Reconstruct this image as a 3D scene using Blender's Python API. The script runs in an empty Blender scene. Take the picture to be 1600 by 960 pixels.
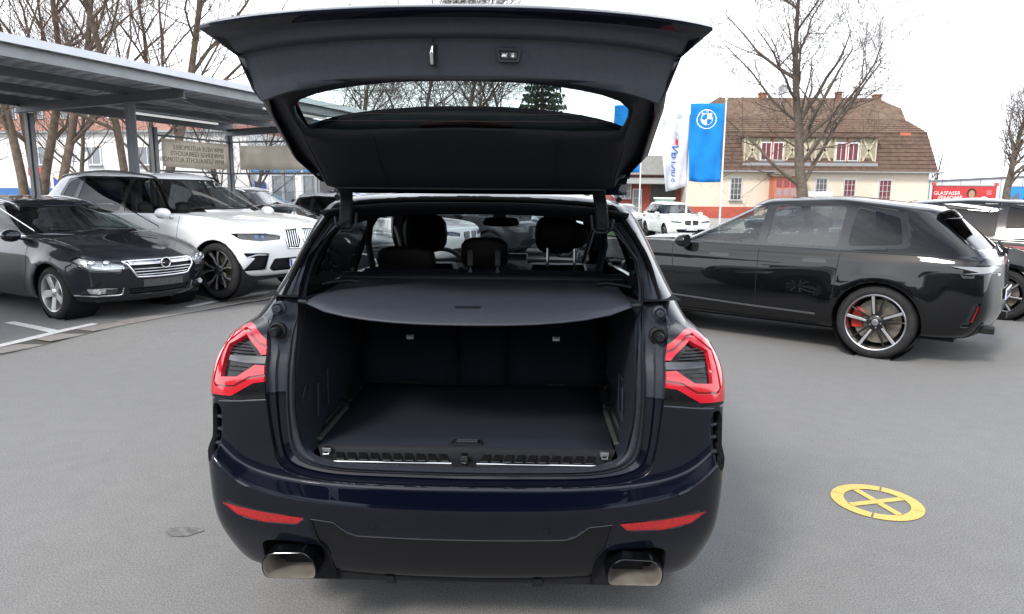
import bpy, bmesh, math, random
import numpy as np
from mathutils import Vector, Matrix
from mathutils.bvhtree import BVHTree
R = math.radians
random.seed(7)
scn = bpy.context.scene
col = scn.collection

# ---------------------------------------------------------------- camera
cam_d = bpy.data.cameras.new('camera'); cam = bpy.data.objects.new('camera', cam_d); col.objects.link(cam)
_yaw, _pit, _rol = R(1.4), R(9.2), R(0.5)
_fw = Vector((-math.sin(_yaw)*math.cos(_pit), math.cos(_yaw)*math.cos(_pit), -math.sin(_pit)))
_r0 = Vector((math.cos(_yaw), math.sin(_yaw), 0)); _u0 = _r0.cross(_fw)
_rt = _r0*math.cos(_rol)+_u0*math.sin(_rol); _up = _rt.cross(_fw)
_m = Matrix((_rt, _up, -_fw)).transposed().to_4x4(); _m.translation = (0.225, -2.2, 1.66)
cam.matrix_world = _m
cam_d.sensor_width = 36; cam_d.lens = 1090/1600*36; cam_d.clip_start = .05; cam_d.clip_end = 3000
scn.camera = cam

# ---------------------------------------------------------------- sky and sun
SUN_EL, SUN_AZ = R(42), R(215)      # azimuth clockwise from +Y: behind the camera, to the left
w = bpy.data.worlds.new('World'); scn.world = w; w.use_nodes = True
nt = w.node_tree; nt.nodes.clear()
N = nt.nodes.new; Lk = nt.links.new
out = N('ShaderNodeOutputWorld'); bg = N('ShaderNodeBackground'); Lk(bg.outputs[0], out.inputs[0])
sky = N('ShaderNodeTexSky'); sky.sky_type = 'NISHITA'; sky.sun_disc = False
sky.sun_elevation = SUN_EL; sky.sun_rotation = SUN_AZ; sky.air_density = 1.0; sky.dust_density = 2.0; sky.ozone_density = 1.0
tc = N('ShaderNodeTexCoord'); sep = N('ShaderNodeSeparateXYZ'); Lk(tc.outputs['Generated'], sep.inputs[0])
# thin bright cloud deck: noise on a flat layer overhead
za = N('ShaderNodeMath'); za.operation = 'MAXIMUM'; za.inputs[1].default_value = 0.0; Lk(sep.outputs[2], za.inputs[0])
zb = N('ShaderNodeMath'); zb.operation = 'ADD'; zb.inputs[1].default_value = 0.18; Lk(za.outputs[0], zb.inputs[0])
dv = N('ShaderNodeVectorMath'); dv.operation = 'DIVIDE'; Lk(tc.outputs['Generated'], dv.inputs[0])
cmb = N('ShaderNodeCombineXYZ'); [Lk(zb.outputs[0], cmb.inputs[i]) for i in range(3)]; Lk(cmb.outputs[0], dv.inputs[1])
cn = N('ShaderNodeTexNoise'); cn.inputs['Scale'].default_value = 1.5; cn.inputs['Detail'].default_value = 7; cn.inputs['Roughness'].default_value = .58
Lk(dv.outputs[0], cn.inputs['Vector'])
cr = N('ShaderNodeValToRGB'); cr.color_ramp.elements[0].position = .40; cr.color_ramp.elements[1].position = .60
cr.color_ramp.elements[0].color = (.10, .10, .10, 1); cr.color_ramp.elements[1].color = (1, 1, 1, 1)
Lk(cn.outputs['Fac'], cr.inputs[0])
sk = N('ShaderNodeMixRGB'); sk.blend_type = 'MULTIPLY'; sk.inputs[0].default_value = 1; sk.inputs[2].default_value = (.75, .75, .75, 1)
Lk(sky.outputs[0], sk.inputs[1])
hz = N('ShaderNodeMapRange'); hz.interpolation_type = 'SMOOTHSTEP'; hz.inputs[1].default_value = .24; hz.inputs[2].default_value = .62; hz.inputs[3].default_value = 1; hz.inputs[4].default_value = 0
Lk(sep.outputs[2], hz.inputs[0])      # bright haze low down, broken cloud and blue higher up
hm = N('ShaderNodeMath'); hm.operation = 'MAXIMUM'; Lk(hz.outputs[0], hm.inputs[0]); Lk(cr.outputs[0], hm.inputs[1])
mx = N('ShaderNodeMixRGB'); Lk(hm.outputs[0], mx.inputs[0]); Lk(sk.outputs[0], mx.inputs[1]); mx.inputs[2].default_value = (11.5, 12.0, 12.7, 1)
Lk(mx.outputs[0], bg.inputs[0]); bg.inputs[1].default_value = 0.1
sun_d = bpy.data.lights.new('sun', 'SUN'); sun = bpy.data.objects.new('sun', sun_d); col.objects.link(sun)
sun_d.energy = 1.5; sun_d.angle = R(12); sun_d.color = (1, .95, .88)
sdir = Vector((math.sin(SUN_AZ)*math.cos(SUN_EL), math.cos(SUN_AZ)*math.cos(SUN_EL), math.sin(SUN_EL)))
sun.rotation_euler = sdir.to_track_quat('Z', 'Y').to_euler()
scn.view_settings.view_transform = 'Standard'; scn.view_settings.look = 'None'
scn.view_settings.exposure = 1.2; scn.view_settings.gamma = 1.0; scn.view_settings.use_curve_mapping = False
scn.cycles.use_denoising = True
scn.cycles.max_bounces = 10; scn.cycles.transparent_max_bounces = 16; scn.cycles.glossy_bounces = 4; scn.cycles.diffuse_bounces = 3
scn.cycles.sample_clamp_indirect = 8

# ---------------------------------------------------------------- materials
MATS = {}
def mat(name, c, rough=.5, metal=0., coat=0., coat_rough=.02, spec=.5, noise=None, bump=None, trans=0., emit=None, ior=1.5, sheen=0., dirt=None):
    if name in MATS: return MATS[name]
    m = bpy.data.materials.new(name); m.use_nodes = True; n = m.node_tree; p = n.nodes['Principled BSDF']
    c4 = (*c, 1); p.inputs['Base Color'].default_value = c4
    p.inputs['Roughness'].default_value = rough; p.inputs['Metallic'].default_value = metal
    p.inputs['Coat Weight'].default_value = coat; p.inputs['Coat Roughness'].default_value = coat_rough
    p.inputs['Specular IOR Level'].default_value = spec; p.inputs['Transmission Weight'].default_value = trans; p.inputs['IOR'].default_value = ior
    p.inputs['Sheen Weight'].default_value = sheen
    if emit: p.inputs['Emission Color'].default_value = (*emit[0], 1); p.inputs['Emission Strength'].default_value = emit[1]
    t = n.nodes.new('ShaderNodeTexCoord')
    if noise is None: noise = (6, .06)
    nz = n.nodes.new('ShaderNodeTexNoise'); nz.inputs['Scale'].default_value = noise[0]; nz.inputs['Detail'].default_value = 6
    n.links.new(t.outputs['Object'], nz.inputs['Vector'])
    mxn = n.nodes.new('ShaderNodeMixRGB'); a = noise[1]
    c2 = noise[2] if len(noise) > 2 else tuple(min(1, v*(1+a)) for v in c)
    c1 = c if len(noise) > 2 else tuple(v*(1-a) for v in c)
    rp = n.nodes.new('ShaderNodeMapRange'); rp.inputs[1].default_value = .32; rp.inputs[2].default_value = .68
    n.links.new(nz.outputs['Fac'], rp.inputs[0])
    mxn.inputs[1].default_value = (*c1, 1); mxn.inputs[2].default_value = (*c2, 1)
    n.links.new(rp.outputs[0], mxn.inputs[0]); last = mxn.outputs[0]
    if dirt:   # (scale, colour, amount)
        d = n.nodes.new('ShaderNodeTexNoise'); d.inputs['Scale'].default_value = dirt[0]; d.inputs['Detail'].default_value = 8; d.inputs['Roughness'].default_value = .7
        n.links.new(t.outputs['Object'], d.inputs['Vector'])
        rr = n.nodes.new('ShaderNodeMapRange'); rr.inputs[1].default_value = .5; rr.inputs[2].default_value = .75; rr.inputs[4].default_value = dirt[2]
        n.links.new(d.outputs['Fac'], rr.inputs[0])
        md = n.nodes.new('ShaderNodeMixRGB'); n.links.new(rr.outputs[0], md.inputs[0]); n.links.new(last, md.inputs[1]); md.inputs[2].default_value = (*dirt[1], 1)
        last = md.outputs[0]
    n.links.new(last, p.inputs['Base Color'])
    if bump:
        b = n.nodes.new('ShaderNodeTexNoise'); b.inputs['Scale'].default_value = bump[0]; b.inputs['Detail'].default_value = 3
        n.links.new(t.outputs['Object'], b.inputs['Vector'])
        bp = n.nodes.new('ShaderNodeBump'); bp.inputs['Strength'].default_value = bump[1]; bp.inputs['Distance'].default_value = .01
        n.links.new(b.outputs['Fac'], bp.inputs['Height']); n.links.new(bp.outputs[0], p.inputs['Normal'])
    MATS[name] = m; return m

def glass(name, tint, refl=1.0, base=.045):
    """thin pane: tinted see-through sheet with Schlick reflection, the same from both sides"""
    if name in MATS: return MATS[name]
    m = bpy.data.materials.new(name); m.use_nodes = True; n = m.node_tree; n.nodes.clear()
    o = n.nodes.new('ShaderNodeOutputMaterial'); mx = n.nodes.new('ShaderNodeMixShader')
    tr = n.nodes.new('ShaderNodeBsdfTransparent'); tr.inputs[0].default_value = (*tint, 1)
    gl = n.nodes.new('ShaderNodeBsdfGlossy'); gl.inputs['Roughness'].default_value = .01
    lw = n.nodes.new('ShaderNodeLayerWeight'); pw = n.nodes.new('ShaderNodeMath'); pw.operation = 'POWER'; pw.inputs[1].default_value = 5
    lw.inputs[0].default_value = .5
    n.links.new(lw.outputs['Facing'], pw.inputs[0])
    mr = n.nodes.new('ShaderNodeMapRange'); mr.inputs[3].default_value = base*2*refl; mr.inputs[4].default_value = 1
    n.links.new(pw.outputs[0], mr.inputs[0]); n.links.new(mr.outputs[0], mx.inputs[0])
    n.links.new(tr.outputs[0], mx.inputs[1]); n.links.new(gl.outputs[0], mx.inputs[2]); n.links.new(mx.outputs[0], o.inputs[0])
    MATS[name] = m; return m

navy = mat('navy_paint', (.0014, .0024, .0085), .38, .3, .8, .008, spec=.1, noise=(900, .5))
blackp = mat('black_paint', (.0012, .0015, .0022), .38, .2, 1, .015, spec=.1, noise=(900, .5))
opelp = mat('dark_blue_grey_paint', (.009, .011, .018), .38, .4, 1, .02, spec=.1, noise=(700, .4), dirt=(4, (.05, .048, .044), .25))
whitep = mat('white_paint', (.78, .79, .80), .35, 0, 1, .02, noise=(3, .02), dirt=(2.5, (.5, .49, .46), .12))
greyp = mat('grey_paint', (.03, .033, .04), .4, .5, 1, .02, spec=.1, noise=(700, .4))
silverp = mat('pale_blue_paint', (.42, .48, .53), .4, .3, 1, .02, noise=(500, .1))
dgreyp = mat('anthracite_paint', (.012, .014, .018), .4, .4, 1, .02, spec=.1, noise=(700, .4))
bluep = mat('blue_car_paint', (.03, .07, .16), .4, .4, 1, .02, spec=.1, noise=(700, .3))
gloss_black = mat('gloss_black_plastic', (.008, .008, .009), .12, 0, .6, .02, noise=(40, .2))
black_pl = mat('black_plastic', (.009, .010, .013), .48, spec=.22, noise=(60, .2), bump=(500, .12))
trim_pl = mat('grained_trim', (.0095, .0105, .014), .55, spec=.15, noise=(80, .15), bump=(700, .18))
trim_grey = mat('flange_grey', (.024, .028, .038), .42, spec=.22, noise=(50, .12), bump=(400, .08))
rubber = mat('rubber', (.008, .0085, .010), .6, spec=.22, noise=(50, .2), bump=(300, .1))
seal_m = mat('seal_rubber', (.020, .023, .031), .5, spec=.22, noise=(60, .15))
carpet = mat('boot_carpet', (.018, .022, .032), .95, spec=.08, noise=(600, .45), bump=(900, .6))
darkin = mat('dark_interior', (.005, .0055, .007), .8, spec=.12, noise=(60, .2), bump=(300, .15))
leather = mat('dark_leather', (.009, .008, .008), .5, spec=.2, noise=(30, .2), bump=(220, .2))
tyre_m = mat('tyre_rubber', (.018, .018, .019), .75, spec=.22, noise=(20, .2), bump=(160, .2), dirt=(9, (.07, .065, .06), .35))
chrome = mat('chrome', (.75, .76, .78), .12, 1, noise=(20, .04))
satin = mat('satin_silver', (.5, .51, .53), .3, 1, noise=(30, .06))
alloy = mat('alloy_silver', (.62, .62, .60), .35, .85, noise=(14, .1), dirt=(7, (.16, .14, .10), .45))
rim_dark = mat('dark_rim', (.006, .006, .007), .35, .1, .3, noise=(30, .2))
steel = mat('brake_steel', (.28, .25, .21), .4, .8, noise=(30, .2))
calred = mat('red_caliper', (.45, .02, .012), .4, 0, .3)
lampred = mat('red_lamp_plastic', (.20, .003, .008), .12, 0, 1, .02, noise=(12, .08))
lampred2 = mat('bright_red_lamp_plastic', (.45, .008, .018), .12, 0, 1, .02, noise=(12, .08))
lampdk = mat('smoked_lamp_plastic', (.006, .006, .007), .15, 0, .5, .02, spec=.2, noise=(30, .3))
reflred = mat('red_reflector', (.33, .006, .008), .25, 0, .6, .03, noise=(120, .25), bump=(260, .25))
lampchr = mat('lamp_reflector', (.62, .64, .66), .22, .7, noise=(18, .25))
lampblue = mat('blue_lamp_insert', (.10, .20, .45), .2, .4, .5)
clear_g = glass('clear_window_glass', (.80, .86, .84), .8)
wind_g = glass('windscreen_glass', (.55, .61, .62), 3.0)
tint_g = glass('tinted_window_glass', (.08, .09, .10), .7)
gate_g = glass('tailgate_glass', (.66, .74, .71), .6)
lens_g = glass('lens_glass', (.92, .94, .95), .8)
platew = mat('plate_white', (.72, .72, .70), .4, noise=(20, .05))
platek = mat('plate_black', (.02, .02, .02), .5)
plateb = mat('plate_blue', (.02, .06, .4), .4)

# ---------------------------------------------------------------- helpers
def link(o, parent=None):
    col.objects.link(o)
    if parent is not None: o.parent = parent
    return o
def tag(o, label=None, cat=None, group=None, kind=None):
    if label: o['label'] = label
    if cat: o['category'] = cat
    if group: o['group'] = group
    if kind: o['kind'] = kind
    return o
def empty(name, loc=(0, 0, 0), rz=0, parent=None):
    o = bpy.data.objects.new(name, None); link(o, parent); o.location = loc; o.rotation_euler = (0, 0, rz); o.empty_display_size = .2
    return o
def mesh(name, V, F, m, parent=None, smooth=None, bevel=0, solid=0, subd=0, soff=-1):
    me = bpy.data.meshes.new(name); me.from_pydata([tuple(v) for v in V], [], [tuple(f) for f in F])
    bm = bmesh.new(); bm.from_mesh(me); bmesh.ops.recalc_face_normals(bm, faces=bm.faces); bm.to_mesh(me); bm.free()
    for k in (m if isinstance(m, (list, tuple)) else [m]): me.materials.append(k)
    if smooth is not None:
        me.shade_smooth()
        if smooth < 180: me.set_sharp_from_angle(angle=R(smooth))
    o = bpy.data.objects.new(name, me); link(o, parent)
    if solid:
        s = o.modifiers.new('solid', 'SOLIDIFY'); s.thickness = solid; s.offset = soff
    if bevel:
        b = o.modifiers.new('bevel', 'BEVEL'); b.width = bevel; b.segments = 2; b.limit_method = 'ANGLE'; b.angle_limit = R(35)
    if subd:
        s = o.modifiers.new('sub', 'SUBSURF'); s.levels = subd; s.render_levels = subd
    return o
class MB:
    def __init__(s): s.V = []; s.F = []
    def add(s, V, F, M=None):
        b = len(s.V)
        s.V += [tuple(M @ Vector(v)) if M is not None else tuple(v) for v in V]; s.F += [tuple(i+b for i in f) for f in F]; return s
    def box(s, c, d, rot=None):
        x, y, z = [k/2 for k in d]
        V = [(-x,-y,-z),(x,-y,-z),(x,y,-z),(-x,y,-z),(-x,-y,z),(x,-y,z),(x,y,z),(-x,y,z)]
        M = Matrix.Translation(c) @ (Matrix.Rotation(rot[1], 4, rot[0]) if isinstance(rot, tuple) and isinstance(rot[0], str) else (rot if rot is not None else Matrix()))
        return s.add(V, [(0,3,2,1),(4,5,6,7),(0,1,5,4),(1,2,6,5),(2,3,7,6),(3,0,4,7)], M)
    def box2(s, a, b):
        return s.box([(p+q)/2 for p, q in zip(a, b)], [abs(q-p) for p, q in zip(a, b)])
    def bar(s, a, b, wd, h):          # box beam from a to b, wd across, h in height
        a, b = Vector(a), Vector(b); d = b-a; q = d.to_track_quat('Y', 'Z')
        return s.box((a+b)/2, (wd, d.length, h), q.to_matrix().to_4x4())
    def hexa(s, P): return s.add(P, [(0,3,2,1),(4,5,6,7),(0,1,5,4),(1,2,6,5),(2,3,7,6),(3,0,4,7)])
    def prism(s, poly, axis, a, b):   # poly in the two other axes (order x,y,z minus axis)
        n = len(poly); V = []
        for k in (a, b):
            for p, q in poly: V.append({'x': (k, p, q), 'y': (p, k, q), 'z': (p, q, k)}[axis])
        F = [tuple(range(n))[::-1], tuple(range(n, 2*n))] + [(i, (i+1) % n, n+(i+1) % n, n+i) for i in range(n)]
        return s.add(V, F)
    def tube(s, P, r, n=8, cap=True, M=None):
        P = [Vector(p) for p in P]; rs = r if isinstance(r, (list, tuple)) else [r]*len(P); V = []; F = []
        ref = None
        for i, p in enumerate(P):
            t = (P[min(i+1, len(P)-1)]-P[max(i-1, 0)]).normalized()
            if ref is None: ref = t.orthogonal().normalized()
            ref = (ref-t*ref.dot(t)).normalized(); bi = t.cross(ref)
            for k in range(n):
                a = 2*math.pi*k/n; V.append(p+(ref*math.cos(a)+bi*math.sin(a))*rs[i])
        for i in range(len(P)-1):
            for k in range(n): F.append((i*n+k, i*n+(k+1) % n, (i+1)*n+(k+1) % n, (i+1)*n+k))
        if cap: F += [tuple(range(n))[::-1], tuple(range((len(P)-1)*n, len(P)*n))]
        return s.add(V, F, M)
    def lathe(s, prof, axis='x', n=32, M=None, closed=False):   # prof: (along axis, radius)
        V = []; F = []
        for a, r in prof:
            for k in range(n):
                t = 2*math.pi*k/n; c, q = r*math.cos(t), r*math.sin(t)
                V.append({'x': (a, c, q), 'y': (c, a, q), 'z': (c, q, a)}[axis])
        m_ = len(prof)
        for i in range(m_-1 if not closed else m_):
            j = (i+1) % m_
            for k in range(n): F.append((i*n+k, i*n+(k+1) % n, j*n+(k+1) % n, j*n+k))
        return s.add(V, F, M)
    def grid(s, rows, close=False):
        n = len(rows[0]); V = [p for r in rows for p in r]; F = []
        for i in range(len(rows)-1):
            for k in range(n-1 if not close else n): F.append((i*n+k, i*n+(k+1) % n, (i+1)*n+(k+1) % n, (i+1)*n+k))
        return s.add(V, F)
    def build(s, name, m, parent=None, smooth=None, bevel=0, solid=0, subd=0, soff=-1):
        return mesh(name, s.V, s.F, m, parent, smooth, bevel, solid, subd, soff)
def copy_tree(o, parent=None):
    c = o.copy(); link(c, parent)
    for ch in list(o.children): copy_tree(ch, c)
    return c
def rounded(poly, r, n=3):
    """round the corners of a 2d/3d polygon"""
    out = []; k = len(poly)
    for i in range(k):
        p = Vector(poly[i]); a = Vector(poly[i-1])-p; b = Vector(poly[(i+1) % k])-p
        ra = min(r, a.length*.45); rb = min(r, b.length*.45)
        s_, e_ = p+a.normalized()*ra, p+b.normalized()*rb
        for j in range(n+1):
            t = j/n; out.append(tuple(s_*(1-t)**2+p*2*t*(1-t)+e_*t*t))
    return out
FONTCACHE = {}
def text_mesh(name, body, size, m, parent, loc, rot, mirror=False, extrude=.002, align='CENTER', sx=1.):
    cu = bpy.data.curves.new(name, 'FONT'); cu.body = body; cu.size = size; cu.extrude = extrude; cu.align_x = align; cu.align_y = 'CENTER'; cu.resolution_u = 2
    t = bpy.data.objects.new(name, cu); link(t)
    dg = bpy.context.evaluated_depsgraph_get(); me = bpy.data.meshes.new_from_object(t.evaluated_get(dg)); me.name = name
    bpy.data.objects.remove(t); bpy.data.curves.remove(cu)
    for v in me.vertices: v.co.x *= (-sx if mirror else sx)
    me.materials.clear(); me.materials.append(m)
    o = bpy.data.objects.new(name, me); link(o, parent); o.location = loc; o.rotation_euler = rot
    return o

# ---------------------------------------------------------------- car bodies: ring lofts, cut into panels
def half_ring(W, yr, yf, z, bowr=.06, bowf=.2, rr=.2, rf=.3, tr=.03, tf=.08, zcr=0., zcf=0.):
    ym = (yr+yf)/2
    def side(y):
        if y < ym: return W*(1-tr*min(1, (ym-y)/(ym-yr))**4)
        return W*(1-tf*min(1, (y-ym)/(yf-ym))**4)
    def zz(y): return float(np.interp(y, [p[0] for p in z], [p[1] for p in z])) if isinstance(z, (list, tuple)) else z
    P = []; FX = (0, .25, .5, .72, .87); Wr, Wf = W*(1-tr), W*(1-tf)
    for f in FX: P.append((f*Wr, yr+bowr*f*f, zz(yr)+zcr*f**6))
    def bez(a, c, b, t): return tuple(a[i]*(1-t)**2+2*c[i]*t*(1-t)+b[i]*t*t for i in range(2))
    y1, y2 = yr+bowr+rr, yf-bowf-rf
    a, c, b = (P[-1][0], P[-1][1]), (Wr, yr+bowr), (side(y1), y1)
    for t in (.4, .72):
        q = bez(a, c, b, t); P.append((*q, zz(q[1])+zcr))
    for k in range(13):
        y = y1+(y2-y1)*k/12
        P.append((side(y), y, zz(y)+zcr*max(0, 1-(y-y1)/.8)**2+zcf*max(0, 1-(y2-y)/.8)**2))
    F = [(f*Wf, yf-bowf*f*f, zz(yf)+zcf*f**3) for f in FX]
    a, c, b = (side(y2), y2), (Wf, yf-bowf), (F[-1][0], F[-1][1])
    for t in (.28, .6):
        q = bez(a, c, b, t); P.append((*q, zz(q[1])+zcf))
    return np.array(P+F[::-1])

def car_shell(rings, g0, hood_us=(.12, .35, .65, .88), crown=.03, level=2, creases=(), wheels=(), arch=.4, flare=.025):
    """rings below the glass, then ring index g0 is the foot of the greenhouse; hood rings are put in between"""
    Rg = [half_ring(**r) for r in rings]; cre = list(creases)
    A, B = Rg[g0-1], Rg[g0]; ins = []
    for u in hood_us:
        H = A*(1-u)+B*u
        d = np.linalg.norm((B-A)[:, :2], axis=1)
        H[:, 2] += crown*math.sin(math.pi*min(1, u*1.15+.1))*np.clip(d/.8, 0, 1)
        ins.append(H)
    Rg = Rg[:g0]+ins+Rg[g0:]; cre = [c if c < g0 else c+len(ins) for c in cre]
    n = len(Rg[0]); V = []; F = []
    for H in Rg:
        V += [tuple(p) for p in H]+[(-p[0], p[1], p[2]) for p in H[-2:0:-1]]
    m_ = 2*n-2
    for k in range(len(Rg)-1):
        for i in range(m_): F.append((k*m_+i, k*m_+(i+1) % m_, (k+1)*m_+(i+1) % m_, (k+1)*m_+i))
    for b in (0, (len(Rg)-1)*m_):
        for i in range(n-1):
            r0, r1 = b+i, b+i+1; l0, l1 = b+(m_-i) % m_, b+(m_-i-1) % m_
            f = [r0, r1] + ([l1] if l1 != r1 else []) + ([l0] if l0 != r0 else [])
            if len(f) > 2: F.append(tuple(f))
    me = bpy.data.meshes.new('shell'); me.from_pydata(V, [], F)
    bm = bmesh.new(); bm.from_mesh(me); bmesh.ops.recalc_face_normals(bm, faces=bm.faces)
    lay = bm.edges.layers.float.get('crease_edge') or bm.edges.layers.float.new('crease_edge')
    cs = {c: (c*m_, (c+1)*m_) for c in cre}
    for e in bm.edges:
        a, b = e.verts[0].index, e.verts[1].index
        for c, (lo, hi) in cs.items():
            if lo <= a < hi and lo <= b < hi: e[lay] = .9
    bm.to_mesh(me); bm.free()
    o = bpy.data.objects.new('shell', me); link(o); s = o.modifiers.new('s', 'SUBSURF'); s.levels = level; s.render_levels = level
    dg = bpy.context.evaluated_depsgraph_get(); me2 = bpy.data.meshes.new_from_object(o.evaluated_get(dg))
    bpy.data.objects.remove(o); bpy.data.meshes.remove(me)
    bm = bmesh.new(); bm.from_mesh(me2); bpy.data.meshes.remove(me2)
    for v in bm.verts:
        for (wy, wz) in wheels:
            if abs(v.co.x) > .45:
                rho = math.hypot(v.co.y-wy, v.co.z-wz)
                k = math.exp(-((rho-arch-.03)/.10)**2)*flare*(1 if v.co.z > wz-.1 else .4)*(1 if v.co.z < wz+arch+.2 else 0)
                v.co.x += math.copysign(k, v.co.x)
    bm.normal_update()
    return bm

class Car:
    def __init__(s, bm, root, paint):
        s.bm = bm; s.root = root; s.paint = paint; s.bvh = BVHTree.FromBMesh(bm)
    @staticmethod
    def axes(yaw):
        y = R(yaw); return Vector((math.sin(y), math.cos(y), 0)), Vector((math.cos(y), -math.sin(y), 0))
    def cut(s, pts, yaw, nmin=.1, keep=None, elev=0):
        bm = s.bm; d, a = s.axes(yaw); b = Vector((0, 0, 1))
        if elev: d = (d*math.cos(R(elev))+b*math.sin(R(elev))); b = a.cross(d) if a.cross(d).z > 0 else d.cross(a)
        pl = [(Vector(p).dot(a), Vector(p).dot(b)) for p in pts]; n = len(pl)
        u0, u1 = min(p[0] for p in pl)-.06, max(p[0] for p in pl)+.06; v0, v1 = min(p[1] for p in pl)-.06, max(p[1] for p in pl)+.06
        def cands():
            r = []
            for f in bm.faces:
                c = f.verts[0].co; u, v = c.dot(a), c.dot(b)
                if u < u0-.3 or u > u1+.3 or v < v0-.3 or v > v1+.3: continue
                if f.normal.dot(d) > nmin:
                    c = f.calc_center_bounds(); u, v = c.dot(a), c.dot(b)
                    if u0 < u < u1 and v0 < v < v1 and (keep is None or keep(c)): r.append(f)
            return r
        C = cands()
        if not C: return []
        def info(f):
            us = [(v.co.dot(a), v.co.dot(b)) for v in f.verts]; cu_ = sum(p[0] for p in us)/len(us); cv_ = sum(p[1] for p in us)/len(us)
            return cu_, cv_, max(abs(p[0]-cu_)+abs(p[1]-cv_) for p in us)
        inf = {f: info(f) for f in C}
        for i in range(n):
            p, q = pl[i], pl[(i+1) % n]; du, dv_ = q[0]-p[0], q[1]-p[1]
            if abs(du)+abs(dv_) < 1e-6: continue
            L_ = math.hypot(du, dv_); nu, nv_ = dv_/L_, -du/L_; no = a*nu+b*nv_; co = a*p[0]+b*p[1]; sub = []
            for f, (fu, fv, rad) in inf.items():
                if abs((fu-p[0])*nu+(fv-p[1])*nv_) < rad:
                    t = ((fu-p[0])*du+(fv-p[1])*dv_)/L_
                    if -rad-.01 < t < L_+rad+.01: sub.append(f)
            if not sub: continue
            g = set(sub); [g.update(f.edges) for f in sub]; [g.update(f.verts) for f in sub]
            r = bmesh.ops.bisect_plane(bm, geom=list(g), dist=1e-5, plane_co=co, plane_no=no)
            for x in sub:
                inf.pop(x, None)
            for e in r['geom_cut']:
                if isinstance(e, bmesh.types.BMEdge):
                    for x in e.link_faces: inf[x] = info(x)
            for x in sub:
                if x.is_valid:
                    for e in x.edges:
                        for y in e.link_faces:
                            if y not in inf: inf[y] = info(y)
                    inf[x] = info(x)
        bm.normal_update(); C = cands(); ins = []
        for f in C:
            c = f.calc_center_median(); u, v = c.dot(a), c.dot(b); w_ = False
            for i in range(n):
                (x1, y1), (x2, y2) = pl[i], pl[(i+1) % n]
                if (y1 > v) != (y2 > v) and u < (x2-x1)*(v-y1)/(y2-y1)+x1: w_ = not w_
            if w_: ins.append(f)
        return ins
    def take(s, faces):
        """remove faces from the body; return (verts, faces, normals)"""
        idx = {}; V = []; Nn = []; F = []
        for f in faces:
            r = []
            for v in f.verts:
                if v not in idx: idx[v] = len(V); V.append(v.co.copy()); Nn.append(v.normal.copy())
                r.append(idx[v])
            F.append(r)
        bmesh.ops.delete(s.bm, geom=faces, context='FACES')
        return V, F, Nn
    def panel(s, name, pts, yaw, m, off=0, solid=0, nmin=.1, parent=None, keep=None, elev=0):
        f = s.cut(pts, yaw, nmin, keep, elev)
        if not f: print('EMPTY CUT', name, s.root.name); return None
        V, F, Nn = s.take(f)
        return s.patch(name, V, F, Nn, m, off, solid, parent)
    def patch(s, name, V, F, Nn, m, off=0, solid=0, parent=None):
        """a panel taken from the body: keeps the body's smooth normals, with a skirt of its own thickness"""
        P = [v+n*off for v, n in zip(V, Nn)]; nf = len(F); faces = [list(f) for f in F]; wn = []
        if solid:
            use = {}
            for f in F:
                for k in range(len(f)):
                    e = (f[k], f[(k+1) % len(f)]); use[e] = use.get(e, 0)+1
            for (a, b) in [e for e in use if (e[1], e[0]) not in use]:
                q = len(P); P += [P[b], P[a], P[a]-Nn[a]*solid, P[b]-Nn[b]*solid]; faces.append([q, q+1, q+2, q+3])
                w_ = (P[a]-P[b]).cross(-Nn[a]); wn.append((w_.normalized() if w_.length > 1e-9 else Nn[a]))
        me = bpy.data.meshes.new(name); me.from_pydata([tuple(p) for p in P], [], faces)
        me.materials.append(m); me.shade_smooth()
        ln = []
        for p in me.polygons:
            for vi in p.vertices: ln.append(tuple(Nn[vi]) if p.index < nf else tuple(wn[p.index-nf]))
        me.normals_split_custom_set(ln)
        o = bpy.data.objects.new(name, me); link(o, parent if parent is not None else s.root)
        return o
    def both(s, fn):
        return [fn(1), fn(-1)]
    def hit(s, p, yaw, far=9):
        d, _ = s.axes(yaw); p = Vector(p)
        loc, nor, _, _ = s.bvh.ray_cast(p+d*far, -d)
        return (loc, nor) if loc is not None else (p, d)
    def ribbon(s, mb, pts, yaw, wd=.006, off=.0015, step=.04):
        """thin strip draped over the body along a polyline"""
        P = []
        for i in range(len(pts)-1):
            a, b = Vector(pts[i]), Vector(pts[i+1]); k = max(1, int((b-a).length/step))
            P += [a+(b-a)*j/k for j in range(k)]
        P.append(Vector(pts[-1])); rows = []
        H = [s.hit(p, yaw) for p in P]
        for i, (c, n) in enumerate(H):
            t = (H[min(i+1, len(H)-1)][0]-H[max(i-1, 0)][0]).normalized(); w_ = t.cross(n).normalized()*wd/2
            rows.append([c+n*off-w_, c+n*(off+.001), c+n*off+w_])
        mb.grid(rows)
    def finish(s, thick=.03, name='body'):
        me = bpy.data.meshes.new(name); s.bm.to_mesh(me); s.bm.free()
        me.materials.clear(); me.materials.append(s.paint); me.materials.append(darkin); me.shade_smooth(); me.set_sharp_from_angle(angle=R(50))
        o = bpy.data.objects.new(name, me); link(o, s.root)
        q = o.modifiers.new('solid', 'SOLIDIFY'); q.thickness = thick; q.offset = -1; q.material_offset = 1; q.material_offset_rim = 1
        return o

def circle_pts(y, z, r, x, n=28, flat=None):
    P = []
    for k in range(n):
        a = 2*math.pi*k/n; P.append((x, y+r*math.cos(a), z+r*math.sin(a)))
    return P

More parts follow.
